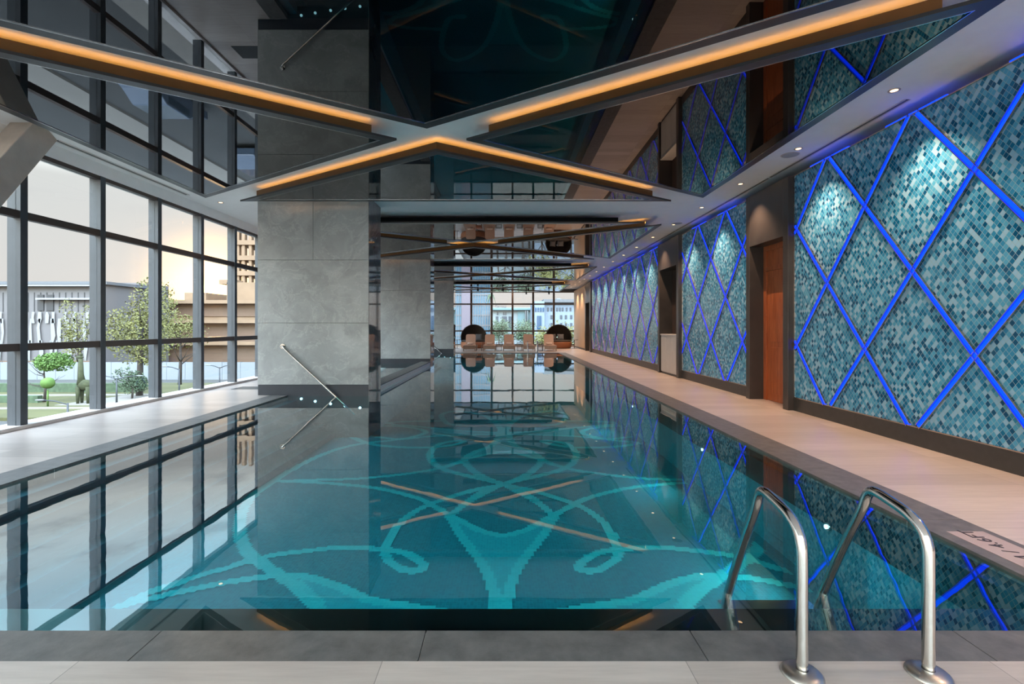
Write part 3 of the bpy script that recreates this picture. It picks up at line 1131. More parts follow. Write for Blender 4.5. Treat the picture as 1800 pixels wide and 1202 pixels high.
def portal(label, y0, y1, ztop, yo0, yo1, zo, depth, inner):
    t = thing('stone_portal', label, 'doorway surround', (XR, (y0 + y1) / 2, 0), 'dark stone doorways')
    xf = 4.655
    mb = MB()
    mb.box((xf, y0, 0), (xf + depth, yo0, ztop))
    mb.box((xf, yo1, 0), (xf + depth, y1, ztop))
    mb.build('jambs', 'portal', t, bevel=.004)
    MB().box((xf, yo0, zo), (xf + depth, yo1, ztop)).build('header', 'portal', t, bevel=.004)
    if inner:
        MB().box((xf + depth - .03, yo0, 0), (xf + depth, yo1, zo)).build('back_panel', inner, t)
    return t


portal('dark stone doorway nearest the camera framing the wooden door', 7.96, 9.35, ZT, 8.107, 9.215, 2.895, .42, None)
portal('dark stone recess holding the white counter', 13.0, 14.76, ZT, 13.16, 14.62, 3.07, .42, 'recess')
portal('narrow dark stone doorway at the far end of the mosaic wall', 26.4, 28.3, ZT, 26.75, 28.0, 2.75, .42, 'recess')

# cherry door in the first doorway
mb = MB().box((4.92, 8.107, 0), (5.0, 8.20, 2.895)).box((4.92, 9.12, 0), (5.0, 9.215, 2.895)).box((4.92, 8.2, 2.80), (5.0, 9.12, 2.895)).box((4.92, 8.2, 2.42), (5.0, 9.12, 2.5))
d = struct(mb, 'door_1', 'door', 'reddish brown wooden door in the nearest dark stone doorway', 'door', bevel=.004)
mb = MB().box((4.945, 8.2, 0.005), (4.985, 9.12, 2.42))
for a, b in ((.15, 1.0), (1.1, 2.3)):
    mb.box((4.938, 8.32, a), (4.95, 9.0, b))
leaf = mb.build('door_leaf', 'door', d, bevel=.004)
MB().box((4.945, 8.2, 2.5), (4.985, 9.12, 2.80)).build('transom_panel', 'door', d)
MB().tube([(4.938, 8.29, 1.02), (4.89, 8.29, 1.02), (4.885, 8.30, 1.02), (4.885, 8.42, 1.02)], .011, 10).build('handle', 'chrome', leaf)

# counter in the second recess
t = thing('towel_counter', 'white boxy counter standing in the dark stone recess', 'counter', (4.86, 13.8, 0))
MB().box((4.69, 13.2, .06), (5.04, 14.55, 1.13)).build('body', 'counter', t, bevel=.006)
MB().box((4.675, 13.18, 1.13), (5.04, 14.58, 1.17)).build('top', 'counter', t, bevel=.006)
MB().box((4.71, 13.22, 0), (5.03, 14.53, .06)).build('toe_kick', 'plinth', t)
for j in range(3):
    MB().box((4.684, 13.25 + j * .44, .12), (4.69, 13.65 + j * .44, 1.09)).build('door_front', 'counter', t)

# oak wall at the far right
mb = MB()
y = 28.3
mb.box((4.80, 28.3, .1), (4.9, YF, ZT))
while y < YF - .05:
    mb.box((XR, y + .006, .1), (4.80, min(y + .21, YF) - .006, ZT))
    y += .21
tag(mb.build('oak_cladding', 'oak'), 'pale vertical oak boards on the wall at the far right corner', 'wall cladding')
struct(MB().box((XR - .01, 28.3, 0), (4.9, YF, .1)), 'baseboard_right', 'plinth', 'dark baseboard under the oak boards', 'baseboard')

# depth marker set in the coping by the ladder
t = thing('depth_marker', 'pale depth marker tile with dark lettering in the right pool coping', 'depth marker', (3.08, 2.9, 0))
MB().box((2.955, 2.52, -.01), (3.2, 3.24, .003)).build('tile', 'marker', t)
cu = bpy.data.curves.new('lettering', 'FONT')
cu.body = '1.4M / 4.6FT'
cu.size, cu.align_x, cu.align_y, cu.extrude = .115, 'CENTER', 'CENTER', .001
tmp = bpy.data.objects.new('tmp', cu)
COL.objects.link(tmp)
dg = bpy.context.evaluated_depsgraph_get()
me = bpy.data.meshes.new_from_object(tmp.evaluated_get(dg))
bpy.data.objects.remove(tmp)
me.materials.clear()
me.materials.append(M['ink'])
o = bpy.data.objects.new('lettering', me)
COL.objects.link(o)
o.parent = t
o.location = (.0, .06, .0045)
o.rotation_euler = (0, 0, math.pi / 2)
mb = MB().ring([(3.08 + .055 * math.cos(a), 2.585 + .055 * math.sin(a)) for a in [2 * math.pi * i / 24 for i in range(24)]],
               [(3.08 + .045 * math.cos(a), 2.585 + .045 * math.sin(a)) for a in [2 * math.pi * i / 24 for i in range(24)]], .003, .0055)
mb.bar((3.04, 2.55, .0045), (3.12, 2.62, .0045), .01, .002)
mb.bar((3.06, 2.60, .0045), (3.10, 2.57, .0045), .014, .002)
mb.build('symbol', 'ink', t)

# ------------------------------------------------------------------ glazing on the left
ZS, ZM, ZU, ZH = .05, 1.10, 2.885, 3.80
ys = [7.82 + 1.285 * k for k in range(-9, 20)]
struct(MB().box((XL - .3, YB, 0), (XL + .03, YF, ZS)), 'wall_left', 'sill', 'white curb below the window wall', 'wall')
struct(MB().box((XL - .3, YB, ZH), (XL, YF, ZC)), 'trim_2', 'white', 'grey head beam above the window wall', 'beam')
n = 0
for a, b in zip(ys, ys[1:]):
    n += 1
    w = struct(MB().box((XL - .18, a - .05, ZS), (XL, a + .05, ZH)), 'window_%d' % n, 'mull', 'tall window bay %d of the left window wall' % n, 'window')
    mb = MB()
    for z, h in ((ZM, .05), (ZU, .05), (ZH - .03, .03)):
        mb.box((XL - .10, a + .05, z - h), (XL - .01, b - .05, z + h))
    mb.build('transoms', 'transom', w)
    for za, zb in ((ZS, ZM - .05), (ZM + .05, ZU - .05), (ZU + .05, ZH - .06)):
        MB().box((XL - .07, a + .05, za), (XL - .058, b - .05, zb)).build('pane', 'glass', w)
w = struct(MB().box((XL - .18, ys[-1] - .05, ZS), (XL, ys[-1] + .05, ZH)), 'trim_3', 'mull', 'corner post of the left window wall', 'post')
struct(MB().box((XL - .3, YB, ZS), (XL - .01, ys[0] - .05, ZH)), 'wall_left_back', 'wallpaint', 'solid end of the left wall behind the camera', 'wall')

# leaning concrete brace inside the glass
mb = MB().bar((-6.22, 3.72, -.0), (-6.22, 6.42, ZC - .0), .30, .34, up=(0, 1, 0))
tag(mb.build('concrete_brace', 'concrete', bevel=.01), 'slanting concrete brace in front of the windows at the left edge', 'structural brace')

# ------------------------------------------------------------------ far glazing
mx = [(px - CX) / F * YF for px in (803, 828.4, 864.4, 901, 937.3, 973.7, 1009.5)]
d0 = mx[2] - mx[1]
left = []
x = mx[1] - d0
mx[0] = x
while x - d0 > XL + .2:
    x -= d0
    left.append(x)
allx = [XL] + left[::-1] + mx[:-1] + [XR + .1]
zf1, zf2 = H + (CY - 581.6) / F * YF, H + (CY - 534.4) / F * YF
struct(MB().box((XL - .3, YF, 0), (5.6, YF + .25, .12)), 'wall_far', 'sill', 'low curb under the far window wall', 'wall')
struct(MB().box((XL - .3, YF, ZC - .16), (5.6, YF + .25, ZC)), 'trim_4', 'mull', 'head beam above the far window wall', 'beam')
for a, b in zip(allx, allx[1:]):
    n += 1
    w = struct(MB().box((a - .065, YF, .12), (a + .065, YF + .18, ZC - .16)), 'window_%d' % n, 'transom', 'window bay %d in the far window wall' % n, 'window')
    mb = MB()
    for z in (zf1, zf2, .15, ZC - .19):
        mb.box((a + .065, YF + .02, z - .05), (b - .065, YF + .12, z + .05))
    mb.build('transoms', 'transom', w)
    for za, zb in ((.2, zf1 - .05), (zf1 + .05, zf2 - .05), (zf2 + .05, ZC - .24)):
        MB().box((a + .065, YF + .07, za), (b - .065, YF + .082, zb)).build('pane', 'glass', w)


# glazing behind the camera
allx = [XL + (XR + .1 - XL) * i / 8 for i in range(9)]
struct(MB().box((XL - .3, YB - .2, ZC - .16), (5.6, YB, ZC)), 'trim_5', 'mull', 'head beam above the windows behind the camera', 'beam')
for a, b in zip(allx, allx[1:]):
    n += 1
    w = struct(MB().box((a - .05, YB - .18, .12), (a + .05, YB, ZC - .16)), 'window_%d' % n, 'transom', 'window bay %d behind the camera' % n, 'window')
    MB().box((a + .05, YB - .1, 1.05), (b - .05, YB - .02, 1.15)).build('transom', 'transom', w)
    MB().box((a + .05, YB - .07, .12), (b - .05, YB - .058, 1.05)).build('pane', 'glass', w)
    MB().box((a + .05, YB - .07, 1.15), (b - .05, YB - .058, ZC - .16)).build('pane', 'glass', w)


# ------------------------------------------------------------------ furniture at the far end
def make_lounger():
    t = thing('sun_lounger', 'x', 'sun lounger', (0, 0, 0), 'beige loungers facing the pool')
    mb = MB()
    for s in (-1, 1):
        mb.bar((s * .335, -.05, .30), (s * .335, 1.9, .30), .035, .06)
    mb.box((-.352, -.06, .12), (.352, -.02, .33))
    mb.build('frame', 'lframe', t)
    for sx in (-.33, .33):
        for y in (.0, 1.8):
            MB().bar((sx, y, 0), (sx, y, .3), .045, .05, up=(0, 1, 0)).build('leg', 'lframe', t)
    MB().box((-.33, 0, .315), (.33, .98, .345)).build('seat', 'sling', t, bevel=.008)
    mb = MB()
    prof = [(-.29, 0), (.29, 0), (.29, .60), (.26, .665), (.18, .69), (-.18, .69), (-.26, .665), (-.29, .60)]
    R = Matrix.Translation((0, .96, .33)) @ Matrix.Rotation(math.radians(-26), 4, 'X')
    vs_ = [R @ Vector((x, 0, z)) for x, z in prof] + [R @ Vector((x, .03, z)) for x, z in prof]
    k = len(prof)
    mb.add(vs_, [tuple(range(k)), tuple(range(k, 2 * k))[::-1]] + [(i, (i + 1) % k, k + (i + 1) % k, k + i) for i in range(k)])
    mb.build('backrest', 'sling', t)
    MB().bar((0, 1.15, .68), (0, 1.62, .31), .5, .03).build('back_prop', 'lframe', t)
    return t


def make_towel():
    t = MB()
    t.tube([(-.17, 0, .065), (.17, 0, .065)], .062, 16)
    t.tube([(-.172, 0, .065), (.172, 0, .065)], .04, 16)
    return tag(t.build('rolled_towel', 'towel'), 'x', 'towel', 'rolled towels on the loungers')


def make_wire_table():
    t = thing('wire_table', 'x', 'side table', (0, 0, 0), 'round wire side tables')
    MB().disc((0, 0, .47), .17, .02, 28).build('top', 'wire', t)
    mb = MB()
    for z in (.012, .24):
        mb.tube([(.16 * math.cos(a), .16 * math.sin(a), z) for a in [2 * math.pi * i / 24 for i in range(25)]], .009, 6, caps=False)
    mb.build('rings', 'wire', t)
    mb = MB()
    for i in range(14):
        a = 2 * math.pi * i / 14
        mb.tube([(.16 * math.cos(a), .16 * math.sin(a), .01), (.16 * math.cos(a), .16 * math.sin(a), .47)], .008, 6)
    mb.build('wires', 'wire', t)
    return t


LY = 27.55
lx = [(px - CX) / F * LY for px in (825, 860, 895, 930, 967.6)]
labs = ['beige sun lounger farthest left in front of the left daybed', 'second beige sun lounger from the left', 'middle beige sun lounger of the row of five',
        'beige sun lounger behind the small far ladder', 'beige sun lounger farthest right in front of the right daybed']
lg = make_lounger()
tw = make_towel()
for i, x in enumerate(lx):
    if i == 0:
        lg.location = (x, LY, 0)
        lg['label'] = labs[0]
        tw.location = (x, LY + .86, .345)
        tw['label'] = 'rolled pale towel on the farthest left lounger'
    else:
        dup(lg, (x, LY, 0), labs[i])
        dup(tw, (x, LY + .86, .345), 'rolled pale towel on the ' + ['', 'second lounger from the left', 'middle lounger of five', 'lounger behind the far ladder', 'farthest right lounger'][i])
wt = make_wire_table()
for i, px in enumerate((877.3, 913.5, 950)):
    loc = ((px - CX) / F * 27.9, 27.9, 0)
    lab = ['round wire side table between the second and middle loungers', 'round wire side table right of the middle lounger', 'round wire side table left of the farthest right lounger'][i]
    if i == 0:
        wt.location = loc
        wt['label'] = lab
    else:
        dup(wt, loc, lab)
t = thing('side_table', 'square tan side table between the two left loungers', 'side table', ((842 - CX) / F * 27.9, 27.9, 0))
x = t.location.x
MB().box((x - .17, 27.7, .36), (x + .17, 28.05, .5)).build('top', 'tabletop', t, bevel=.01)
for sx in (-.15, .15):
    for yy in (27.73, 28.02):
        MB().box((x + sx - .015, yy - .015, 0), (x + sx + .015, yy + .015, .36)).build('leg', 'wire', t)


def daybed(label, x, y, r=.86):
    t = thing('daybed', label, 'daybed', (x, y, 0), 'round hooded daybeds')
    MB().lathe((x, y, 0), [(.001, .02), (r * .9, .02), (r * .97, .12), (r, .38), (r * .98, .42), (.001, .42)], 40).build('wicker_base', 'wickerbase', t)
    MB().lathe((x, y, .42), [(.001, 0), (r * .9, 0), (r * .93, .06), (r * .88, .12), (.001, .13)], 36).build('mattress', 'mattress', t)
    # hood: quarter of a sphere, open toward the pool
    mb = MB()
    vs_, fs = [], []
    nu, nv = 36, 12
    for rr in (r, r - .035):
        for j in range(nv + 1):
            a = math.radians(4 + 92 * j / nv)
            for i in range(nu):
                b = 2 * math.pi * i / nu
                vs_.append((x + rr * math.sin(a) * math.cos(b), y + .05 + rr * .92 * math.cos(a), max(.42, .70 + rr * math.sin(a) * math.sin(b))))
    N1 = nu * (nv + 1)
    for j in range(nv):
        for i in range(nu):
            k = (i + 1) % nu
            q = [j * nu + i, j * nu + k, (j + 1) * nu + k, (j + 1) * nu + i]
            fs.append(tuple(q))
            fs.append(tuple(N1 + m for m in q[::-1]))
    for i in range(nu):
        k = (i + 1) % nu
        fs.append((nv * nu + i, nv * nu + k, N1 + nv * nu + k, N1 + nv * nu + i))
    mb.add(vs_, fs, 0, True)
    mb.build('hood', 'wicker', t)
    return t


DY = 31.6
dl, dr = (832.7 - CX) / F * DY, (982 - CX) / F * DY
daybed('round brown wicker daybed with hood behind the left loungers', dl, DY)
daybed('round brown wicker daybed with hood beside the oak wall', dr, DY)


def cushion(label, x, y, z, rot, w=.42):
    mb = MB()
    vs_, fs = [], []
    k = 9
    for sd in (1, -1):
        for i in range(k):
            for j in range(k):
                u, v = i / (k - 1) * 2 - 1, j / (k - 1) * 2 - 1
                th = .075 * ((1 - u ** 4) * (1 - v ** 4)) ** .5
                vs_.append((u * w / 2 * (1 - .06 * (1 - v * v)), sd * th, v * w / 2 * (1 - .06 * (1 - u * u))))
    for sd in (0, 1):
        for i in range(k - 1):
            for j in range(k - 1):
                q = [sd * k * k + a * k + b for a, b in ((i, j), (i + 1, j), (i + 1, j + 1), (i, j + 1))]
                fs.append(tuple(q))
    mb.add(vs_, fs, 0, True)
    o = mb.build('cushion', 'cushion')
    o.location = (x, y, z)
    o.rotation_euler = (math.radians(-18), 0, rot)
    return tag(o, label, 'cushion', 'grey daybed cushions')


cushion('grey square cushion leaning at the centre of the right daybed', dr + .12, DY - .05, .73, .0)
cushion('grey square cushion half hidden behind the farthest right lounger', dr - .38, DY - .02, .73, .25)
cushion('dark cushion leaning inside the left daybed', dl + .32, DY - .05, .73, -.1)
for lab, x, yy in (('small round table beside the right daybed by the oak wall', dr + .95, DY - .5), ('small round table left of the left daybed', dl - 1.05, DY - .4)):
    t = thing('pedestal_table', lab, 'side table', (x, yy, 0), 'small pedestal tables')
    MB().disc((x, yy, .55), .24, .025, 28).build('top', 'wire', t)
    MB().tube([(x, yy, .01), (x, yy, .55)], .022, 12).build('stem', 'wire', t)
    MB().disc((x, yy, 0), .16, .015, 24).build('foot', 'wire', t)
# dark stone inset in the deck beside the first pillar
t = thing('floor_grille', 'dark floor grille in the window deck beside the nearest pillar', 'floor grille', (-5.5, 10.9, 0))
MB().box((-6.05, 10.66, -.01), (QX0 - .02, 11.15, .004)).build('plate', 'plinth', t)

# ------------------------------------------------------------------ outside
ZG = -6.0
mb = MB().box((-160, -80, ZG - .5), (120, 210, ZG))
struct(mb, 'outdoor_ground', 'asphalt', 'grey street level outside the windows', 'ground')
mb = MB().prism([(-14.5, -40), (-11.0, -40), (-11.0, 200), (-14.5, 200)], ZG, ZG + .15)
mb.prism([(-24, -40), (-21.5, -40), (-21.5, 200), (-24, 200)], ZG, ZG + .15)
mb.prism([(-8.8, -40), (-7.2, -40), (-7.2, 200), (-8.8, 200)], ZG, ZG + .4)
tag(mb.build('pavement', 'pave'), 'pale paved strips beside the street below the windows', 'pavement', kind='structure')
mb = MB().prism([(-120, 38), (-28, 38), (-34, 62), (-120, 62)], ZG, ZG + .25)
tag(mb.build('lawn', 'grass'), 'green lawn of the garden across the street', 'lawn', kind='structure')
mb = MB().prism([(-90, 48), (-34, 50.5), (-34, 51.6), (-90, 49.4)], ZG + .25, ZG + .3)
mb.prism([(-90, 40), (-36, 42.2), (-36, 43), (-90, 41)], ZG + .25, ZG + .3)
mb.prism([(-41, 44), (-34, 44), (-36, 50), (-39.5, 50)], ZG + .25, ZG + .3)
tag(mb.build('garden_path', 'pave'), 'pale paths winding through the green garden', 'path', kind='structure')
mb = MB().box((-90, 45.5, ZG + .25), (-44, 46, ZG + .9)).box((-80, 53, ZG + .25), (-40, 53.6, ZG + 1.2))
tag(mb.build('garden_hedge', 'leafdark'), 'low dark hedges across the garden lawn', 'hedge')

t = thing('construction_hoarding', 'long pale blue hoarding fence behind the garden', 'fence', (-60, 68, ZG))
mb = MB()
for i in range(34):
    mb.box((-110 + i * 2.6, 68, ZG), (-107.44 + i * 2.6, 68.12, ZG + 2.45))
mb.build('boards', 'hoard', t)
mb = MB()
for i in range(35):
    mb.box((-110.06 + i * 2.6, 68.1, ZG), (-109.94 + i * 2.6, 68.3, ZG + 2.5))
mb.build('posts', 'pole', t)

# building with a white wavy facade
t = thing('patterned_building', 'low grey building with wavy white fins behind the hoarding', 'building', (-70, 82, ZG))
YB1 = 80


def fx(px, Y):
    return (px - CX) / F * Y


def fz(py, Y):
    return H + (CY - py) / F * Y


x0, x1 = fx(-120, YB1), fx(186, YB1)
MB().box((x0, YB1, ZG), (x1, YB1 + 9, fz(500, YB1))).build('block', 'facade', t)
MB().box((x0, YB1 - .5, fz(500, YB1)), (x1 + .5, YB1 + 9, fz(495, YB1))).build('parapet', 'roofm', t)
mb = MB()
zt, zm, zb = fz(548, YB1), fz(590, YB1), fz(633, YB1)
random.seed(3)
for ra, rb in ((fz(548, YB1), fz(568, YB1)), (fz(560, YB1), fz(604, YB1)), (fz(598, YB1), fz(634, YB1))):
    x = x0
    while x < x1 - 1:
        a, b, c = random.uniform(.06, .3), random.uniform(.3, .75), random.uniform(.06, .3)
        m_ = ra + (rb - ra) * random.uniform(.3, .7)
        sft = random.uniform(-.25, .25)
        mb.add([(x - a, YB1 - .25, ra), (x + a, YB1 - .25, ra), (x + b / 2 + sft, YB1 - .25, m_), (x - b / 2 + sft, YB1 - .25, m_),
                (x - c, YB1 - .25, rb), (x + c, YB1 - .25, rb)], [(0, 1, 2, 3), (3, 2, 5, 4)])
        x += random.uniform(1.0, 2.1)
mb.build('fins', 'fin', t)
for px in (67, 84, 20, -30):
    w_ = MB().box((fx(px, YB1), YB1 - .15, fz(546, YB1)), (fx(px + 11, YB1), YB1, fz(518, YB1))).build('window', 'facadedark', t)
MB().box((x0, YB1 - .9, fz(503.5, YB1)), (x1, YB1, fz(501, YB1))).build('eaves', 'fin', t)
MB().box((fx(70, YB1), YB1 - .8, fz(527, YB1)), (x1, YB1, fz(524, YB1))).build('canopy', 'fin', t)
mb = MB()
px = -116
while px < 186:
    mb.box((fx(px, YB1), YB1 - .06, fz(548, YB1)), (fx(px, YB1) + .12, YB1, fz(514, YB1)))
    px += 11
mb.build('panel_joints', 'facadedark', t)
MB().box((x0, YB1 - .2, fz(638, YB1)), (x1, YB1, fz(634, YB1))).build('base_band', 'tandark', t)
t = thing('grey_block', 'plain grey building seen behind the big tree', 'building', (-54, 90, ZG))
MB().box((fx(178, 90), 90, ZG), (fx(244, 90), 98, fz(497, 90))).build('block', 'facade', t)
MB().box((fx(178, 90), 89.5, fz(532, 90)), (fx(244, 90), 90, fz(522, 90))).build('ledge', 'roofm', t)
MB().box((fx(178, 90), 89.8, fz(640, 90)), (fx(250, 90), 90, fz(618, 90))).build('window', 'facadedark', t)

# concrete building under construction
t = thing('concrete_building', 'unfinished tan concrete building in front of the setting sun', 'building', (-50, 100, ZG))
YC = 100
zfl = [(640, 612), (600, 575), (556, 541)]
MB().box((fx(285, YC), YC, ZG), (fx(520, YC), YC + 22, fz(528, YC))).build('block', 'tan', t)
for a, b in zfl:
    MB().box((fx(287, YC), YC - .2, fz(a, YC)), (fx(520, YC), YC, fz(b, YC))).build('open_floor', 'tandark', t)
for a in (606, 568, 534):
    MB().box((fx(283, YC), YC - 1.6, fz(a, YC)), (fx(525, YC), YC + .5, fz(a - 6, YC))).build('slab', 'tan', t)
MB().box((fx(302, YC), YC + 4, fz(530, YC)), (fx(341, YC), YC + 16, fz(512, YC))).build('roof_block', 'tan', t)
MB().box((fx(384, YC), YC + 3, fz(530, YC)), (fx(520, YC), YC + 16, fz(494, YC))).build('roof_block', 'tan', t)
MB().box((fx(370, YC), YC + 3, fz(497, YC)), (fx(400, YC), YC + 6, fz(489, YC))).build('cantilever', 'tan', t)
t = thing('concrete_tower', 'tall unfinished concrete tower left of the nearest pillar', 'building', (-47, 112, ZG))
YT = 124
mb = MB()
for i, pz in enumerate(range(395, 531, 27)):
    MB().box((fx(414, YT), YT, fz(pz + 8, YT)), (fx(520, YT), YT + 14, fz(pz, YT))).build('slab', 'tan', t)
mb = MB()
for px in (414, 424, 436, 448, 462, 480, 500):
    mb.box((fx(px, YT), YT + .3, ZG), (fx(px + 5, YT), YT + 1.5, fz(350, YT)))
mb.build('columns', 'tan', t)
MB().box((fx(428, YT), YT + 10, ZG), (fx(520, YT), YT + 13, fz(352, YT))).build('core', 'tan', t)
t = thing('street_lamp_post', 'x', 'x')
bpy.data.objects.remove(t)


def tree(label, name, x, y, h, rx, rz, n, size, mat, group, trunk=.22, seed=1, ball=False):
    n, size = int(n * 1.7), size * .66
    random.seed(seed)
    t = thing(name, label, 'tree', (x, y, ZG + .2), group)
    base = Vector((x, y, ZG + .2))
    top = base + Vector((random.uniform(-.4, .4), 0, h * .75))
    mb = MB().tube([base, base + Vector((.1, 0, h * .3)), base.lerp(top, .7), top], [trunk, trunk * .8, trunk * .5, trunk * .2], 8)
    for i in range(9):
        a = random.uniform(0, 6.28)
        p = base.lerp(top, random.uniform(.35, .9))
        q = p + Vector((math.cos(a) * rx * .8, math.sin(a) * rx * .8, random.uniform(.1, .32) * h))
        mb.tube([p, p.lerp(q, .5) + Vector((0, 0, -.2)), q], [trunk * .35, trunk * .2, trunk * .07], 6)
    mb.build('trunk', 'bark', t)
    mb = MB()
    cz = ZG + .2 + h - rz
    for i in range(7 if not ball else 1):
        c = (x + random.uniform(-.5, .5) * rx, y + random.uniform(-.5, .5) * rx, cz + random.uniform(-.5, .5) * rz) if not ball else (x, y, cz)
        k = random.uniform(.45, .7) if not ball else 1
        mb.leaves(c, (rx * k, rx * k, rz * k), n // (7 if not ball else 1), size, shell=.2)
    mb.build('crown', mat, t)
    return t


G = 'garden trees across the street'
tree('big loose leafy tree left of the sun', 'garden_tree', fx(245, 50), 50, 12.2, 3.4, 4.6, 3000, .22, 'leaf', G, .32, 2)
tree('thin leafy tree in front of the setting sun', 'garden_tree', fx(316, 60), 60, 9.2, 3.2, 2.8, 800, .22, 'leaf', G, .22, 5)
tree('pale slender tree in front of the wavy white facade', 'garden_tree', fx(138, 56), 56, 10.5, 1.5, 3.6, 700, .2, 'leaf', G, .16, 8)
tree('small round green tree left of the topiary giraffe', 'garden_tree', fx(78, 46), 46, 5.0, 1.9, 1.0, 1700, .2, 'leafgreen', G, .12, 11)
tree('bushy green shrub at the foot of the big leafy tree', 'garden_shrub', fx(232, 48), 48, 3.4, 1.5, 1.5, 900, .18, 'leafdark', G, .1, 13)

# topiary giraffe
gx_, gy_ = fx(146, 45), 45
t = thing('topiary_giraffe', 'brownish green topiary animal with a long neck on the lawn', 'topiary', (gx_, gy_, ZG + .25))
z0 = ZG + .25
mb = MB().ellipsoid((gx_ + .2, gy_, z0 + 1.75), (.72, .4, .5), 18, 12, jitter=.05)
mb.tube([(gx_ - .15, gy_, z0 + 1.8), (gx_ - .2, gy_, z0 + 2.7), (gx_ - .22, gy_, z0 + 4.2)], [.36, .22, .17], 14)
mb.ellipsoid((gx_ - .32, gy_, z0 + 4.32), (.34, .16, .16), 14, 8, jitter=.04)
for dx in (-.14, -.26):
    mb.tube([(gx_ - .15, gy_ + dx + .2, z0 + 4.4), (gx_ - .12, gy_ + dx + .2, z0 + 4.68)], .05, 8)
for dx in (-.3, .65):
    for dy in (-.22, .22):
        mb.tube([(gx_ + dx, gy_ + dy, z0), (gx_ + dx, gy_ + dy, z0 + 1.6)], [.11, .2], 10)
mb.build('body', 'topiary', t)
MB().tube([(gx_ + .9, gy_, z0 + 1.9), (gx_ + 1.05, gy_, z0 + 1.2)], [.07, .05], 8).build('tail', 'topiary', t)
random.seed(5)
o = MB().ellipsoid((fx(84, 43.5), 43.5, ZG + 2.35), (.52, .52, .5), 18, 12, jitter=.04).tube([(fx(84, 43.5), 43.5, ZG + .25), (fx(84, 43.5), 43.5, ZG + 1.7)], .07, 8).build('topiary_ball', 'leafgreen')
tag(o, 'clipped round topiary ball on a thin stem in the garden', 'topiary')


def street_lamp(label, px, Y, h, arms):
    x = fx(px, Y)
    t = thing('street_lamp', label, 'street lamp', (x, Y, ZG), 'street lamps outside the left windows')
    MB().tube([(x, Y, ZG), (x, Y, ZG + h)], [.09, .05], 8).build('pole', 'pole', t)
    for dx in arms:
        a = MB().tube([(x, Y, ZG + h - .1), (x + dx * .5, Y, ZG + h + .12), (x + dx, Y, ZG + h + .2)], .04, 8).build('arm', 'pole', t)
        MB().ellipsoid((x + dx * 1.12, Y, ZG + h + .2), (.34, .13, .06), 12, 6).build('lamp_head', 'lamphead', a)


street_lamp('double armed street lamp in front of the big leafy tree', 205, 42, 2.95, (-1.2, 1.8))
street_lamp('curved single street lamp left of the setting sun', 315, 44, 3.6, (-1.2,))
street_lamp('double armed street lamp beside the pale hoarding near the pillar', 386, 48, 3.4, (-1.0, 1.0))
street_lamp('pale street lamp head low in front of the topiary animal', 119, 33, 2.2, (-1.7,))


def car(label, x, y):
    t = thing('parked_car', label, 'car', (x, y, ZG), 'blue cars on the street')
    mb = MB()
    prof = [(-2.1, .35), (2.1, .35), (2.15, .8), (1.3, .95), (.6, 1.42), (-1.1, 1.45), (-1.8, .95), (-2.15, .85)]
    k = len(prof)
    vs_ = [(x - .85, y + a, ZG + b) for a, b in prof] + [(x + .85, y + a, ZG + b) for a, b in prof]
    mb.add(vs_, [tuple(range(k)), tuple(range(k, 2 * k))[::-1]] + [(i, (i + 1) % k, k + (i + 1) % k, k + i) for i in range(k)])
    mb.build('body', 'car', t, bevel=.06)
    MB().box((x - .87, y - 1.0, ZG + .98), (x + .87, y + .5, ZG + 1.33)).build('side_windows', 'window', t)
    for dy in (-1.35, 1.35):
        for dx in (-.8, .8):
            MB().tube([(x + dx - .1, y + dy, ZG + .33), (x + dx + .1, y + dy, ZG + .33)], .33, 16).build('wheel', 'tyre', t)


car('blue car on the street seen mirrored in the left ceiling panel', -17.2, 24.5)
car('second blue car farther along the street below the windows', -17.4, 34)

# far windows: glass tower, classical building, bluish building
YQ = 90
t = thing('glass_tower', 'tall blue glass tower outside the far left windows', 'building', (fx(835, YQ), YQ, ZG))
MB().box((fx(796, YQ), YQ, ZG), (fx(862, YQ), YQ + 20, 26)).build('glazing', 'blueglass', t)
mb = MB()
px = 798
while px < 862:
    mb.box((fx(px, YQ), YQ - .15, ZG), (fx(px, YQ) + .14, YQ, 26))
    px += 4.2
z = ZG
while z < 26:
    mb.box((fx(796, YQ), YQ - .12, z), (fx(862, YQ), YQ, z + .25))
    z += 1.9
mb.build('mullions', 'roofm', t)
MB().box((fx(812, YQ), YQ - .6, ZG), (fx(827, YQ), YQ, 26)).build('mauve_column', 'mauve', t)
YH = 84
t = thing('classical_building', 'pale classical building with columns outside the far windows', 'building', (fx(903, YH), YH, ZG))
MB().box((fx(864, YH), YH, ZG), (fx(941, YH), YH + 20, fz(540, YH))).build('block', 'cream', t)
MB().box((fx(863, YH), YH - .8, fz(545, YH)), (fx(942, YH), YH, fz(542, YH))).build('cornice', 'cornice', t)
for px in (873.5, 884.3, 888):
    MB().box((fx(px, YH), YH - .1, fz(553.5, YH)), (fx(px + 2.4, YH), YH, fz(548.5, YH))).build('window', 'window', t)
for px, w_ in ((871.5, 4.5), (882.5, 8.5), (894, 7)):
    MB().box((fx(px, YH), YH - .1, fz(580, YH)), (fx(px + w_, YH), YH, fz(556, YH))).build('bay_opening', 'window', t)
MB().box((fx(910, YH), YH - .2, fz(575, YH)), (fx(936, YH), YH, fz(546.5, YH))).build('glass_front', 'cornice', t)
for px in (923, 926.5):
    MB().box((fx(px, YH), YH - .8, fz(575, YH)), (fx(px + 1.4, YH), YH - .25, fz(546.5, YH))).build('column', 'roofm' if px == 923 else 'cream', t)
cu = bpy.data.curves.new('sign', 'FONT')
cu.body = 'Pharmacy'
cu.size, cu.extrude, cu.shear = .52, .03, .3
tmp = bpy.data.objects.new('tmp', cu)
COL.objects.link(tmp)
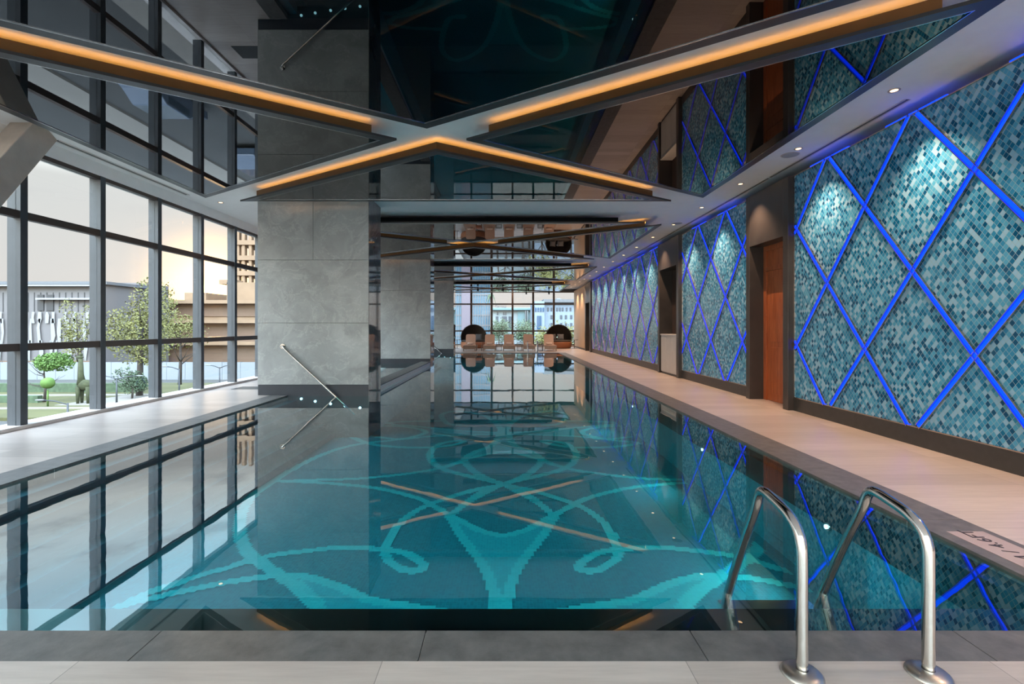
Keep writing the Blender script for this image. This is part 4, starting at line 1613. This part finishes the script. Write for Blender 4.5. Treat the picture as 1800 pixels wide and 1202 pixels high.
dg = bpy.context.evaluated_depsgraph_get()
me = bpy.data.meshes.new_from_object(tmp.evaluated_get(dg))
bpy.data.objects.remove(tmp)
me.materials.clear()
me.materials.append(M['window'])
o = bpy.data.objects.new('sign_lettering', me)
COL.objects.link(o)
o.parent = t
o.rotation_euler = (math.pi / 2, 0, 0)
o.location = Vector((fx(869.3, YH), YH - .06, fz(539.8, YH))) - t.location
YK = 70
t = thing('bluish_building', 'bluish white building with tall blue window behind the right daybed', 'building', (fx(975, YK), YK, ZG))
MB().box((fx(940, YK), YK, ZG), (fx(957, YK), YK + 12, fz(529, YK))).build('wing', 'bluewhite', t)
MB().box((fx(957, YK), YK + 1, ZG), (fx(1030, YK), YK + 11, fz(531, YK))).build('block', 'bluewhite', t)
MB().box((fx(956, YK), YK + .4, fz(531, YK)), (fx(1032, YK), YK + 11, fz(525.5, YK))).build('roof', 'roofm', t)
mb = MB().prism([(fx(985, YK), YK + 5), (fx(992.5, YK), YK + 5), (fx(992.5, YK), YK + 7), (fx(985, YK), YK + 7)], fz(526, YK), fz(521, YK))
mb.build('roof_tower', 'bluewhite', t)
MB().box((fx(944, YK), YK - .15, fz(579, YK)), (fx(951.5, YK), YK, fz(555, YK))).build('tall_window', 'bluewin', t)
for px in (940.5, 945, 949.5, 954):
    MB().box((fx(px, YK), YK - .12, fz(547.5, YK)), (fx(px + 2.3, YK), YK, fz(540.5, YK))).build('window', 'bluewin', t)
for px in (963, 969, 979, 984, 989, 996, 1003):
    MB().box((fx(px, YK), YK + .9, fz(546, YK)), (fx(px + 3, YK), YK + 1, fz(540, YK))).build('window', 'window', t)
for px in (969, 986, 994.5, 1004):
    for pa in (553.5, 567.5):
        MB().box((fx(px, YK), YK + .9, fz(pa + 6.5, YK)), (fx(px + 3.6, YK), YK + 1, fz(pa, YK))).build('window', 'window', t)
G2 = 'green trees outside the far windows'
for i, (px, Y, top, rx, lab) in enumerate(((874, 73, 566, 1.3, 'dark green tree in front of the left end of the classical building'),
                                           (889, 66, 561, 1.9, 'broad green tree before the middle of the classical building'),
                                           (918, 61, 563, 1.9, 'broad green tree before the glass front of the classical building'),
                                           (930, 67, 564, 1.7, 'green tree close to the bluish wing'),
                                           (951, 55, 584, 1.6, 'low green tree between the two right loungers'),
                                           (978, 60, 566, 2.6, 'pale green tree rising behind the right daybed'),
                                           (1003, 66, 572, 1.6, 'green tree beside the oak wall corner'))):
    h = fz(top, Y) - ZG
    tree(lab, 'leafy_tree', fx(px, Y), Y, h, rx, rx * .9, 700, .22, 'leafdark' if i < 4 else 'leaf', G2, .16, 20 + i)
# palm by the glass tower
t = thing('palm_tree', 'thin palm with drooping fronds beside the glass tower', 'palm tree', (fx(863, 60), 60, ZG))
xx = fx(863, 60)
MB().tube([(xx, 60, ZG), (xx + .1, 60, ZG + 6), (xx, 60, fz(517, 60))], [.2, .14, .12], 8).build('trunk', 'bark', t)
random.seed(9)
for k in range(9):
    a = 2 * math.pi * k / 9
    mb = MB()
    c = Vector((xx, 60, fz(517, 60)))
    prev = None
    for i in range(9):
        u = i / 8
        p = c + Vector((math.cos(a) * .75 * u, math.sin(a) * .75 * u, .3 * u - 1.5 * u * u))
        wd = .11 * math.sin(math.pi * min(1, u + .1)) + .02
        sd = Vector((-math.sin(a), math.cos(a), 0)) * wd
        if prev:
            mb.add([prev[0], prev[1], p + sd, p - sd], [(0, 1, 2, 3)])
        prev = (p - sd, p + sd)
    mb.build('frond', 'leafdark', t)
mb = MB().box((fx(862, 50), 50, ZG), (fx(1015, 50), 50.2, ZG + 2.2))
tag(mb.build('garden_wall', 'cream'), 'low pale garden wall outside the far windows', 'wall')
